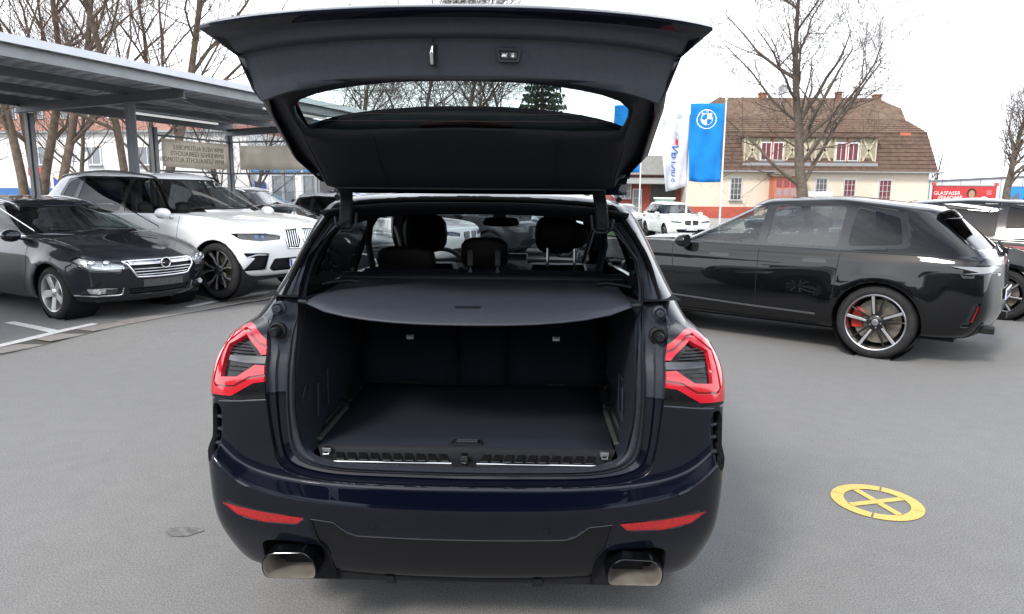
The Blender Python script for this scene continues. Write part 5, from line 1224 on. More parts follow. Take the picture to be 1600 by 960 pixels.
# banners, seen from behind
def cloth(name, c, k):
    m = mat(name, c, .9, noise=(2.5, .10), bump=(12, .15)); n = m.node_tree; p = n.nodes['Principled BSDF']; t = n.nodes.new('ShaderNodeBsdfTranslucent'); x = n.nodes.new('ShaderNodeMixShader'); x.inputs[0].default_value = k
    n.links.new(p.inputs['Base Color'].links[0].from_socket, t.inputs[0]); n.links.new(p.outputs[0], x.inputs[1]); n.links.new(t.outputs[0], x.inputs[2]); n.links.new(x.outputs[0], n.nodes['Material Output'].inputs[0]); return m
ban = cloth('banner_cloth', (.80, .75, .67), .6); ink = mat('banner_ink', (.20, .19, .18), .9)
def banner(label, a, b_, z0, z1, lines):
    n = 13; rows = []
    for i in range(n):
        t = i/(n-1); p = a.lerp(b_, t); w_ = .02*math.sin(t*9)+.012*math.sin(t*23)
        rows.append([p+cv*w_*s*(1 if s else 0)+Vector((0, 0, z0+(z1-z0)*s+.02*math.sin(math.pi*t)*(-1 if s < .5 else -.5))) for s in (0, .33, .66, 1)])
    o = empty('banner', (a+b_)/2+Vector((0, 0, 0))); tag(o, label, 'banner', 'banners hung on the carport rails')
    mb = MB(); mb.grid([[q-Vector(o.location) for q in r_] for r_ in rows]); mb.build('banner_sheet', ban, o, 180, 0, .004)
    d = (b_-a); yaw = math.atan2(d.y, d.x); Wd = d.length
    for i, t in enumerate(lines):
        tm = text_mesh('banner_text', t, .155*(z1-z0)/.62, ink, o, Vector((0, 0, z1-(z1-z0)*(.29+.23*i)))+(d.normalized()*Wd*.40)+(-cv if False else Vector((d.y, -d.x, 0)).normalized())*.035, (R(90), 0, yaw), mirror=True, align='LEFT', sx=.90)
    for q in (a, b_):
        for z in (z0, z1):
            c = MB(); c.tube([q-Vector(o.location)+Vector((0, 0, z)), q-Vector(o.location)+Vector((0, 0, 2.86 if z > z0 else 2.10))], .008, 5); c.build('tie_strap', ink, o)
banner('beige banner with three lines of mirrored grey lettering', cp(10.15, -11.55, 0), cp(12.2, -11.55, 0), 2.20, 2.80, ['BMW NEUE AUTOMOBILE', 'BMW JUNGE GEBRAUCHTE', 'BMW GEBRAUCHTE AUTOMOBILE'])
banner('blank beige banner nearest the open tailgate', cp(12.42, -11.4, 0), cp(12.42, -8.9, 0), 2.20, 2.78, [])

# ---------------------------------------------------------------- buildings
render_m = mat('cream_render', (.66, .585, .475), .9, noise=(.6, .06), bump=(25, .15), dirt=(1.2, (.48, .42, .35), .35))
redpl = mat('red_plinth', (.42, .09, .06), .85, noise=(2, .15), bump=(20, .2))
tile_a = mat('brown_tiles', (.105, .063, .046), .85, noise=(3.0, .30), bump=(9, .5), dirt=(.8, (.10, .065, .05), .6))
tile_b = mat('weathered_tiles', (.165, .115, .082), .9, noise=(2.2, .5, (.12, .068, .046)), bump=(9, .5), dirt=(.5, (.17, .135, .10), .8))
timber = mat('timber_yellow', (.46, .42, .31), .8, noise=(6, .1)); infill = mat('olive_infill', (.32, .285, .21), .9, noise=(4, .12))
whitef = mat('white_window_paint', (.75, .75, .74), .5); curtain = mat('red_curtain', (.15, .045, .055), .9, noise=(20, .3)); dglass = mat('dark_pane', (.03, .03, .035), .08, 0, .5)
orange = mat('orange_red_paint', (.52, .17, .10), .6, noise=(5, .08)); zinc = mat('zinc', (.30, .31, .32), .5, .5)
brickm = mat('chimney_brick', (.27, .12, .07), .9, noise=(10, .3), bump=(30, .4))
def tiled_roof(name, parent, P00, P10, P01, P11, m_, pitch=.33, thick=.05):
    """courses of tiles from eave P00-P10 up to P01-P11: each course is a sawtooth step"""
    P00, P10, P01, P11 = [Vector(p) for p in (P00, P10, P01, P11)]
    nrm = (P10-P00).cross(P01-P00).normalized()
    if nrm.z < 0: nrm = -nrm
    n = max(2, int((P01-P00).length/pitch)); mb = MB()
    for i in range(n):
        a, b_ = i/n, (i+1)/n; cols = max(4, int((P10-P00).length/.55))
        lo = [(P00.lerp(P01, a)).lerp(P10.lerp(P11, a), t/cols)+nrm*thick*(.85+.3*random.random()) for t in range(cols+1)]
        l0 = [(P00.lerp(P01, a)).lerp(P10.lerp(P11, a), t/cols) for t in range(cols+1)]; hi = [(P00.lerp(P01, b_)).lerp(P10.lerp(P11, b_), t/cols) for t in range(cols+1)]
        mb.grid([l0, lo, hi])
    o = mb.build(name, m_, parent); o['kind'] = 'stuff'; return o
def window(parent, x, z, w_, h, y, nx=2, nz=3, frame=whitef, pane=dglass, fw=.06, name='window', sill=True, inset=.08):
    b = MB(); t = .05
    for sx in (-1, 1): b.box((x+sx*(w_/2-fw/2), y, z), (fw, t, h))
    for sz in (-1, 1): b.box((x, y, z+sz*(h/2-fw/2)), (w_-2*fw, t, fw))
    o = b.build(name, frame, parent)
    for i in range(1, nx):
        c = MB(); c.box((x-w_/2+w_*i/nx, y+.004, z), (.035, t*.7, h-2*fw)); c.build('mullion', frame, o)
    for i in range(1, nz):
        c = MB(); c.box((x, y+.008, z-h/2+h*i/nz), (w_-2*fw, t*.5, .030)); c.build('glazing_bar', frame, o)
    for i in range(nx):
        for j in range(nz):
            c = MB(); c.box((x-w_/2+w_*(i+.5)/nx, y+.03, z-h/2+h*(j+.5)/nz), (w_/nx-.02, .01, h/nz-.02)); c.build('pane', pane, o)
    if sill:
        c = MB(); c.box((x, y-.06, z-h/2-.04), (w_+.16, .2, .06)); c.build('sill', zinc, o)
    return o
house = empty('cream_house', (24, 58, -.3)); tag(house, 'cream house with brown mansard roof and half-timbered dormer band', 'house')
HX0, HX1 = 13.4-24, 33.55-24; zb0 = 0.3        # local: x from centre, y from the front wall, z up from -0.3
W_ = lambda z: z+.3
b = MB(); b.box2((HX0, 0, 0), (HX1, 10, W_(3.85))); b.build('wall', render_m, house)
b = MB(); b.box2((HX0-.03, -.04, 0), (19.2-24, 10, W_(.75))); b.build('plinth', redpl, house)
tiled_roof('mansard_roof', house, (HX0-.35, -.55, W_(3.72)), (HX1+.40, -.55, W_(3.72)), (HX0-.02, .95, W_(7.0)), (HX1+.0, .95, W_(7.0)), tile_a, .36, .05)
tiled_roof('mansard_roof', house, (HX1+.40, -.55, W_(3.72)), (HX1+.40, 10.5, W_(3.72)), (HX1+.0, .95, W_(7.0)), (HX1, 9.05, W_(7.0)), tile_a, .36, .05)
tiled_roof('mansard_roof', house, (HX0-.35, 10.5, W_(3.72)), (HX0-.35, -.55, W_(3.72)), (HX0-.02, 9.05, W_(7.0)), (HX0-.02, .95, W_(7.0)), tile_a, .36, .05)
tiled_roof('upper_roof', house, (HX0-.05, .90, W_(7.02)), (HX1+.05, .90, W_(7.02)), (HX0+.2, 2.4, W_(8.2)), (HX1-1.1, 2.4, W_(8.2)), tile_b, .32, .05)
tiled_roof('upper_roof', house, (HX0+.2, 2.4, W_(8.2)), (HX1-1.15, 2.4, W_(8.2)), (HX0+3.6, 5, W_(10.35)), (HX1-2.6, 5, W_(10.35)), tile_b, .32, .05)
b = MB(); b.add([(HX1-1.2, 2.4, W_(8.2)), (HX1-1.2, 7.6, W_(8.2)), (HX1-1.15, 6.6, W_(9.3)), (HX1-1.15, 3.4, W_(9.3))], [(0, 1, 2, 3)]); b.add([(HX1-1.15, 3.4, W_(9.3)), (HX1-1.15, 6.6, W_(9.3)), (HX1-2.6, 5, W_(10.35))], [(0, 1, 2)])
b.add([(HX1, .95, W_(7)), (HX1, 9.05, W_(7)), (HX1-1.2, 7.6, W_(8.2)), (HX1-1.2, 2.4, W_(8.2))], [(0, 1, 2, 3)]); b.add([(HX1-1.15, 2.4, W_(8.2)), (HX1-1.15, 3.4, W_(9.3)), (HX1-2.6, 5, W_(10.35)), (HX0+3.6, 5, W_(10.35)), (HX0+.2, 2.4, W_(8.2))], [(0, 1, 2, 3, 4)])
b.add([(HX0+.2, 7.6, W_(8.2)), (HX1-1.2, 7.6, W_(8.2)), (HX1-2.6, 5, W_(10.35)), (HX0+3.6, 5, W_(10.35))], [(0, 1, 2, 3)]); b.add([(HX0, 9.05, W_(7)), (HX1, 9.05, W_(7)), (HX1-1.2, 7.6, W_(8.2)), (HX0+.2, 7.6, W_(8.2))], [(0, 1, 2, 3)]); b.add([(HX0+.2, 2.4, W_(8.2)), (HX0+.2, 7.6, W_(8.2)), (HX0+3.6, 5, W_(10.35))], [(0, 1, 2)])
b.add([(HX0-.02, .95, W_(7)), (HX0-.02, 9.05, W_(7)), (HX0+.2, 7.6, W_(8.2)), (HX0+.2, 2.4, W_(8.2))], [(0, 1, 2, 3)]); b.build('hip_roof', tile_b, house, None, 0, .04)
b = MB(); b.box((-.15, -.62, W_(3.70)), (HX1-HX0+.9, .14, .12)); b.build('gutter', zinc, house, None, .03)
# dormer band
dx0, dx1, dz0, dz1 = 18.0-24, 28.95-24, W_(4.45), W_(6.5); dy = -.12
b = MB(); b.box2((dx0, dy+.06, dz0), (dx1, 2.0, dz1)); dorm = b.build('dormer_band', infill, house)
b = MB(); b.box2((dx0-.15, dy-.35, dz1+.01), (dx1+.15, 2.0, dz1+.14)); b.build('dormer_roof', tile_a, house)
b = MB(); b.box2((dx0-.1, dy-.25, dz0-.25), (dx1+.1, .3, dz0-.01)); b.build('dormer_sill', zinc, house)
def xpanel(xa, xb):
    for p, q in (((xa, dz0+.1), (xb, dz1-.1)), ((xa, dz1-.1), (xb, dz0+.1))):
        b = MB(); b.bar((p[0], dy+.02, p[1]), (q[0], dy+.02, q[1]), .10, .16); b.build('timber_brace', timber, dorm)
for xa, xb in ((18.2, 19.2), (21.5, 22.5), (22.75, 23.75), (24.2, 25.2), (27.8, 28.8)): xpanel(xa-24, xb-24)
for x in (18.08, 19.33, 21.35, 22.62, 23.95, 25.5, 27.62, 28.88):
    b = MB(); b.box((x-24, dy+.0, (dz0+dz1)/2), (.13, .12, dz1-dz0)); b.build('timber_post', timber, dorm)
for x in (19.85, 20.85, 26.05, 27.05): window(house, x-24, (dz0+dz1)/2-.12, .92, 1.55, dy-.0, 2, 1, whitef, curtain, .09, inset=0)
for x in (20.35, 26.55):
    b = MB(); b.box((x-24, dy+.01, (dz0+dz1)/2), (.10, .12, dz1-dz0)); b.build('red_post', redpl, dorm)
# ground-floor windows and porch
for x, z, w_, h, pn, nx in ((17.55, 2.25, .98, 1.9, dglass, 3), (24.65, 2.25, .98, 1.9, dglass, 3), (27.0, 2.2, 1.0, 1.85, curtain, 3), (29.95, 2.15, 1.05, 1.9, curtain, 3)):
    b = MB(); b.box((x-24, -.012, W_(z)), (w_+.16, .03, h+.16)); b.build('window_surround', whitef, house); window(house, x-24, W_(z), w_, h, -.10, nx, 4, mat('pale_window_bars', (.55, .53, .52), .6), pn, .07)
por = MB(); por.box2((20.35-24, -1.3, 0), (22.85-24, .05, W_(3.3))); po = por.build('porch', orange, house)
for i in range(4):
    for j in range(4):
        b = MB(); b.box((20.72-24+i*.585, -1.31, W_(.55+j*.72)), (.47, .03, .60)); b.build('pane', mat('porch_glass', (.30, .20, .20), .15, 0, .6) if j < 3 else mat('porch_red', (.26, .05, .06), .3), po)
b = MB(); b.add([(20.1-24, -1.6, W_(3.3)), (23.1-24, -1.6, W_(3.3)), (23.1-24, 0, W_(3.5)), (20.1-24, 0, W_(3.5)), (21.0-24, -.9, W_(3.85)), (22.2-24, -.9, W_(3.85))], [(0, 1, 5, 4), (1, 2, 5), (2, 3, 4, 5), (3, 0, 4)]); b.build('porch_roof', mat('porch_tiles', (.15, .12, .09), .9, noise=(5, .2)), house, None, 0, .06)
for x, s_, hh in ((20.9, .6, .6), (27.6, .4, .7), (31.0, .6, .5)):
    b = MB(); b.box((x-24, 5.0, W_(10.2)+hh/2-.1), (s_, .6, hh)); c = b.build('chimney', brickm, house); b = MB(); b.box((x-24, 5.0, W_(10.2)+hh-.06), (s_+.12, .72, .10)); b.build('chimney_cap', brickm, c)
b = MB(); b.lathe([(0, .02), (-.06, .25), (-.12, .42)], 'y', 20, Matrix.Translation((22.15-24, 3.6, W_(10.9))) @ Matrix.Rotation(R(12), 4, 'X')); b.tube([(22.15-24, 3.9, W_(9.3)), (22.15-24, 3.7, W_(10.9))], .025, 6); b.build('satellite_dish', mat('dish_grey', (.45, .47, .5), .5), house, 60)
b = MB(); b.box((31.7-24, -.02+1.0, W_(6.85)), (.9, .3, .35)); b.build('roof_patch', mat('new_tiles', (.45, .13, .07), .8), house)
b = MB(); b.tube([(24.1-24, -.2, W_(3.7)), (24.1-24, -.2, W_(5.2))], .04, 6); b.tube([(HX1+.25, -.5, W_(3.6)), (HX1+.05, -.1, W_(3.2)), (HX1+.05, -.1, 0)], .05, 6); b.build('downpipe', zinc, house, 60)

# red brick annexe at the left of the house
an = empty('brick_annexe', (10.5, 60, -.3)); tag(an, 'low red brick building with grey roof behind the white flag', 'building')
rb = mat('red_brick_wall', (.30, .075, .055), .9, noise=(6, .22), bump=(20, .3)); b = MB(); b.box2((-3.2, 0, 0), (3.0, 8, 3.9)); b.build('wall', rb, an)
b = MB(); b.add([(-3.6, -.6, 3.75), (3.3, -.6, 3.75), (3.3, 4, 5.6), (-3.6, 4, 5.6), (3.3, 8.6, 3.75), (-3.6, 8.6, 3.75)], [(0, 1, 2, 3), (3, 2, 4, 5)]); b.build('roof', mat('grey_roofing', (.22, .215, .20), .9, noise=(3, .15), bump=(12, .3)), an, None, 0, .08)
window(an, -2.0, 2.3, 1.1, 1.3, -.03, 2, 2, whitef, mat('pale_pane', (.25, .27, .28), .15)); window(an, -.9, 1.3, .8, 2.4, -.03, 1, 3, whitef, mat('pale_pane', (.25, .27, .28), .15), name='door', sill=False)
b = MB(); b.box2((.3, -.06, 0), (2.4, .1, 3.0)); b.build('shutter', mat('dark_shutter', (.06, .07, .06), .8), an)
b = MB(); b.add([(-3.4, -1.6, 2.9), (3.2, -1.6, 2.9), (3.2, -.02, 3.5), (-3.4, -.02, 3.5)], [(0, 1, 2, 3)]); b.build('canopy', mat('canopy_grey', (.28, .28, .27), .8), an, None, 0, .06)

# white hall with billboards on the right
hall = empty('white_hall', (40, 72, -.3)); tag(hall, 'long low white hall behind the billboards', 'building')
hw = mat('hall_cladding', (.62, .66, .72), .6, noise=(1, .04)); b = MB()
b.hexa([(0, 0, 0), (10, -22, 0), (40, -10, 0), (30, 12, 0), (0, 0, 3.6), (10, -22, 4.3), (40, -10, 4.5), (30, 12, 4.2)]); b.build('wall', hw, hall)
b = MB(); b.bar((-.1, -.05, 3.62), (10.05, -22.1, 4.34), .2, .08); b.build('roof_edge', zinc, hall)
d_ = Vector((10, -22, 0)).normalized(); nv = Vector((-d_.y*-1, 0, 0))
for k in range(12):
    p = d_*(1+k*1.9); b = MB(); b.bar((p.x-.03, p.y-.012, .05), (p.x-.03, p.y-.012, 3.6+k*.055), .03, .03); b.build('cladding_joint', zinc, hall)
def billboard(name, label, px, w_, z0, z1, m_, yaw):
    o = empty(name, px, R(yaw)); tag(o, label, 'billboard', 'billboards along the white hall'); b = MB(); b.box((w_/2, 0, (z0+z1)/2), (w_, .08, z1-z0)); b.build('board', m_, o)
    for x in (0, w_):
        c = MB(); c.box((x, .08, (z1-.3)/2+.15), (.12, .12, z1+.3)); c.build('support_post', mat('post_red', (.55, .08, .05), .6), o); c = MB(); c.box((x, 0, z1+.12), (.32, .16, .28)); c.build('post_cap', mat('post_red', (.55, .08, .05), .6), o)
    for z in (z0, z1):
        c = MB(); c.box((w_/2, -.05, z), (w_+.1, .06, .07)); c.build('board_frame', zinc, o)
    return o
bred = mat('billboard_red', (.46, .03, .03), .5, noise=(2, .06)); bblue = mat('billboard_blue', (.02, .22, .62), .5, noise=(2, .1)); wprint = mat('print_white', (.82, .82, .82), .6); yprint = mat('print_yellow', (.78, .50, .03), .6); skin = mat('print_skin', (.42, .22, .14), .7); hair = mat('print_hair', (.05, .03, .02), .8)
o = billboard('red_billboard', 'red billboard with white lettering and a figure in yellow', (36.55, 62.5, -.3), 5.3, 1.2, 3.05, bred, -4)
f = -.046
text_mesh('board_text', 'GLASFASER', .46, wprint, o, (1.15, f, 2.36), (R(90), 0, 0), extrude=.003); text_mesh('board_text', '@HOME', .56, wprint, o, (1.45, f, 1.92), (R(90), 0, 0), extrude=.003)
def flat(mb, c, rx, rz, y, n=20): mb.add([(c[0]+rx*math.cos(t), y, c[1]+rz*math.sin(t)) for t in np.linspace(0, 2*math.pi, n+1)[:-1]], [tuple(range(n))])
b = MB(); b.add([(2.45, f, 1.24), (3.85, f, 1.24), (3.75, f, 1.7), (3.45, f, 1.98), (3.0, f, 1.98), (2.6, f, 1.65)], [tuple(range(6))]); b.build('printed_sweater', yprint, o)
b = MB(); flat(b, (3.25, 2.38), .42, .44, f-.001); b.build('printed_hair', hair, o); b = MB(); flat(b, (3.27, 2.30), .27, .34, f-.003); b.build('printed_face', skin, o)
b = MB(); flat(b, (4.35, 1.72), .38, .38, f); b.build('printed_disc', wprint, o); text_mesh('board_text', '44\u20ac', .26, bred, o, (4.35, f-.005, 1.72), (R(90), 0, 0), extrude=.002)
b = MB(); b.box((4.72, f, 2.45), (.42, .004, .42)); b.build('printed_mark', mat('print_pink', (.62, .14, .16), .6), o)
o = billboard('blue_billboard', 'bright blue billboard at the right edge beside the bare tree', (42.6, 61.8, -.3), 5.3, 1.0, 3.0, bblue, -4)
b = MB(); flat(b, (2.2, 1.75), .9, .62, f); b.build('printed_shape', mat('print_dark_blue', (.02, .06, .20), .6), o); b = MB(); b.add([(.2, f, 1.9), (1.0, f, 2.5), (1.1, f, 1.9), (.7, f, 1.4)], [(0, 1, 2, 3)]); b.build('printed_wing', mat('print_slate', (.10, .12, .16), .6), o)
# blank white board and small things before the house
bb = empty('white_board', (18.9, 44, -.3)); tag(bb, 'blank white board on posts in front of the tree', 'sign'); b = MB(); b.box((0, 0, 1.75), (1.75, .06, 1.1)); b.build('panel', wprint, bb, None, .01)
for x in (-.8, .8):
    b = MB(); b.box((x, .06, .9), (.07, .07, 1.8)); b.build('post', zinc, bb)
cab = empty('utility_box', (9.15, 45, -.2)); tag(cab, 'green and white utility cabinet by the brick building', 'cabinet'); b = MB(); b.box((0, 0, .85), (1.2, .5, 1.5)); b.build('cabinet', mat('cabinet_green', (.22, .36, .28), .6), cab, None, .03); b = MB(); b.box((0, 0, 1.66), (1.34, .62, .12)); b.build('lid', wprint, cab, None, .02)
tr_ = empty('garden_fence', (18, 56.2, -.3)); tag(tr_, 'low red railing before the cream house', 'fence')
for k in range(15):
    b = MB(); b.tube([(k*.5, 0, 0), (k*.5, 0, 1.1)], .02, 5); b.build('bar', redpl, tr_)
for z in (.35, 1.05):
    b = MB(); b.bar((0, 0, z), (7.0, 0, z), .04, .05); b.build('rail', redpl, tr_)

# pale blocks behind the carport
blk = empty('pale_block', (-29.5, 44, 0), R(-8)); tag(blk, 'pale flat block with reddish upper storey behind the bare trunks', 'building')
pw = mat('pale_wall', (.66, .66, .65), .85, noise=(.5, .05)); rw = mat('reddish_cladding', (.48, .24, .19), .85, noise=(.8, .15)); gl2 = mat('block_glass', (.16, .18, .20), .12, 0, .4)
b = MB(); b.box2((-16, 0, 0), (12, 10, 5.4)); b.build('wall', pw, blk); b = MB(); b.box2((-16, -.05, 5.45), (10, 9.8, 8.0)); b.build('upper_storey', rw, blk); b = MB(); b.box2((-16.2, -.3, 5.36), (12.2, .0, 5.50)); b.build('balcony_slab', zinc, blk)
for k in range(13): 
    window(blk, -15+k*2.0, 6.9, 1.3, 1.3, -.09, 2, 1, whitef, gl2, sill=False)
    if k % 2 == 0: window(blk, -15+k*2.0, 3.9, 1.3, 1.2, -.05, 2, 1, whitef, gl2); window(blk, -15+k*2.0, 1.5, 1.3, 1.5, -.05, 2, 1, whitef, gl2)
for z in (5.75, 6.0, 6.25):
    b = MB(); b.bar((-16, -.28, z), (12, -.28, z), .03, .03); b.build('balcony_rail', zinc, blk)
pst = empty('advert_poster', (-26.6, 38.6, 0), R(-6)); tag(pst, 'white poster board with blue and yellow swoosh behind the trunks', 'billboard')
b = MB(); b.box((0, 0, 2.85), (2.3, .08, 2.0)); b.build('board', wprint, pst)
b = MB(); P = [(-1.15, -.046, 1.85)]+[(x, -.046, 2.05+.35*((x)/1.15)**2*(1 if x < 0 else .15)+(.25 if x < -1 else 0)) for x in np.linspace(-1.15, 1.15, 14)]+[(1.15, -.046, 1.85)]; b.add(P, [tuple(range(len(P)))]); b.build('printed_wave', mat('print_blue', (.03, .07, .38), .6), pst)
b = MB(); b.tube([(x, -.05, 2.12+.35*((x)/1.15)**2*(1 if x < 0 else .15)) for x in np.linspace(-1.15, 1.15, 14)], .03, 5); b.build('printed_line', yprint, pst)
text_mesh('poster_text', 'DPZ', .55, mat('print_navy', (.04, .05, .16), .6), pst, (0, -.05, 3.45), (R(90), 0, 0), extrude=.003)
for x in (-1.0, 1.0):
    b = MB(); b.box((x, .08, 1.4), (.1, .1, 2.8)); b.build('post', zinc, pst)
rs = empty('red_sign', (-29.6, 40, 0)); tag(rs, 'plain red sign board left of the poster', 'sign'); b = MB(); b.box((0, 0, 2.75), (1.1, .08, .5)); b.build('board', mat('sign_red', (.55, .06, .05), .6), rs); b = MB(); b.box((0, .07, 1.3), (.1, .08, 2.6)); b.build('post', zinc, rs)
bf = empty('blue_fence', (-31, 33, 0), R(10)); tag(bf, 'blue panel fence at the left edge beyond the cars', 'fence'); bfm = mat('blue_fence_paint', (.05, .16, .42), .6, noise=(2, .15))
for k in range(8):
    b = MB(); b.box((k*1.5, 0, 1.0), (1.42, .05, 1.5)); b.build('panel', bfm, bf); b = MB(); b.box((k*1.5-.75, 0, .95), (.07, .09, 1.9)); b.build('post', whitef, bf)
shop = empty('dealer_hall', (-13.5, 42, 0), R(-12)); tag(shop, 'white glazed sales hall with blue signs behind the banners', 'building')
b = MB(); b.box2((-9, 0, 0), (9, 9, 3.6)); b.build('wall', mat('shop_white', (.74, .75, .77), .5, noise=(.7, .03)), shop); b = MB(); b.box2((-9.1, -.25, 2.95), (9.1, 0, 3.35)); b.build('blue_fascia', mat('fascia_blue', (.06, .28, .62), .5), shop)
for x in (-7.5, -5.6, -2.0, .2, 2.4, 5.0, 7.2): window(shop, x, 1.55, 1.6, 2.3, -.04, 2, 1, zinc, gl2, sill=False)
for x in (-6.55, -3.6, 3.7):
    b = MB(); b.box((x, -.12, 1.75), (.75, .05, 1.1)); c = b.build('blue_sign', mat('sign_navy', (.02, .05, .22), .5), shop); b = MB(); flat(b, (x, 1.7), .2, .12, -.148); b.build('sign_mark', wprint, c)
for x in (-4.6, -.9, 1.3, 4.5, 8.3):
    b = MB(); b.box((x, -1.8, 1.65), (.16, .16, 3.3)); b.build('column', zinc, shop)
# flags
def flag(name, label, base, h, w_, fh, m_, side, wave, extra=None, lean=0):
    o = empty(name, base); tag(o, label, 'flag', 'flags on tall poles'); b = MB(); b.tube([(0, 0, 0), (0, 0, h)], [.045, .03], 10); b.lathe([(h, .045), (h+.05, .05), (h+.09, .0)], 'z', 10); b.build('flagpole', mat('flagpole', (.62, .63, .64), .4, .4), o, 60)
    n, k = 15, 17; rows = []
    def S(t, s): 
        return Vector((side*(.06+w_*t*(1-lean*.25*s)), wave*(math.sin(t*6+s*4)*.13*t+math.sin(t*2.2+s*1.4)*.25*t+math.sin(t*11-s*7)*.04), h-.15-fh*s-lean*t*.35+.05*math.sin(t*3+s*4)*t))
    b = MB(); b.grid([[S(i/(n-1), j/(k-1)) for j in range(k)] for i in range(n)]); c = b.build('flag_cloth', m_, o, 180, 0, .003)
    for j in range(6):
        d = MB(); z = h-.15-fh*j/5; d.tube([(0, 0, z), (side*.07, 0, z)], .014, 5); d.build('flag_clip', zinc, o)
    if extra: extra(o, c, S)
    return o
def drape(S, name, m_, parent, pts, off, fill=True):
    """flat print laid on the cloth: pts are (t, s)"""
    V = [S(t, s)+Vector((0, off, 0)) for t, s in pts]; b = MB()
    c = (sum(p[0] for p in pts)/len(pts), sum(p[1] for p in pts)/len(pts)); V.append(S(*c)+Vector((0, off, 0))); n = len(pts)
    b.add(V, [(i, (i+1) % n, n) for i in range(n)]); return b.build(name, m_, parent)
flagblue = cloth('flag_blue', (.012, .27, .70), .35) if True else mat('flag_blue', (.01, .20, .62), .7, noise=(.9, .45, (.015, .34, .78)))
def roundel(o, c, S):
    cx, cs, rx, rs_ = .50, .20, .30, .122
    circ = lambda k, a0=0, a1=360, n=24: [(cx+rx*k*math.cos(R(a)), cs+rs_*k*math.sin(R(a))) for a in np.linspace(a0, a1, n)]
    for k0, k1 in ((1.0, .93), (.62, .57)):
        b = MB(); b.grid([[S(*p)+Vector((0, -.012, 0)) for p in circ(k0)], [S(*p)+Vector((0, -.012, 0)) for p in circ(k1)]]); b.build('roundel_ring', wprint, c)
    for a in (0, 180):
        drape(S, 'roundel_quarter', wprint, c, [(cx, cs)]+circ(.56, a, a+90, 8), -.012)
    for i, ch in enumerate('WMB'):
        p = S(cx+rx*.77*(.62, 0, -.62)[i]*.9, cs-rs_*(.52, .79, .52)[i]); text_mesh('roundel_letter', ch, .15, wprint, c, p+Vector((0, -.02, 0)), (R(90), (R(38), 0, R(-38))[i], 0), mirror=True, extrude=.002)
flag('blue_flag', 'bright blue flag with round white emblem beside the cream house', (8.05, 27, -.28), 5.75, 1.32, 3.1, flagblue, -1, 1, roundel)
def wtext(o, c, S):
    for i, ch in enumerate('NeiKus'):
        p = S(.52, .50+.075*i); text_mesh('flag_letter', ch, .50, mat('flag_ink_blue', (.03, .13, .42), .7), c, p+Vector((0, -.03, 0)), (R(90), R(90), 0), mirror=True, extrude=.003)
    drape(S, 'flag_stripe', mat('flag_ink_red', (.55, .03, .04), .7), c, [(.38, .40), (.50, .36), (.50, .43), (.38, .47)], -.014)
    drape(S, 'flag_stripe', mat('flag_ink_grey', (.45, .47, .5), .7), c, [(.34, .33), (.52, .27), (.52, .34), (.34, .40)], -.013)
    drape(S, 'flag_mark', mat('flag_ink_grey', (.45, .47, .5), .7), c, [(.36+.12*math.cos(t), .10+.03*math.sin(t)) for t in np.linspace(0, 6, 12)], -.013)
flag('white_flag', 'white flag with vertical blue lettering left of the blue flag', (7.1, 29, -.28), 5.9, 1.15, 3.4, cloth('flag_white', (.74, .75, .78), .35), -1, 1.2, wtext, .8)
flag('blue_flag', 'blue flag behind the carport end near the tailgate hinge', (-9.9, 29, 0), 4.9, .95, 1.5, mat('flag_cyan', (.02, .38, .72), .7, noise=(1, .3, (.02, .5, .75))), 1, 1)
flag('blue_flag', 'blue flag seen through the right end of the tailgate window', (5.65, 33.0, -.28), 6.4, 1.3, 3.2, flagblue, -1, 1)
flag('blue_flag', 'blue flag seen through the left end of the tailgate window', (-9.2, 33.0, 0), 5.55, 1.3, 1.7, flagblue, 1, 1)

# dark building added out of view, so the cars reflect less bright sky
dl = empty('added_dark_building', (0, -17, 0)); tag(dl, 'long dark glazed building added behind the viewer to darken reflections', 'building')
b = MB(); b.box2((-32, -10, 0), (32, 0, 4.6)); b.build('wall', mat('dark_facade', (.10, .105, .11), .35, noise=(.4, .1)), dl); b = MB(); b.box2((-32.3, -10, 4.62), (32.3, .5, 5.3)); b.build('fascia', mat('fascia_white', (.6, .61, .63), .5), dl)
for k in range(20): window(dl, -30+k*3.15, 2.1, 2.9, 3.8, .05, 2, 1, zinc, mat('dark_reflect_glass', (.025, .028, .032), .06, 0, .5), sill=False)

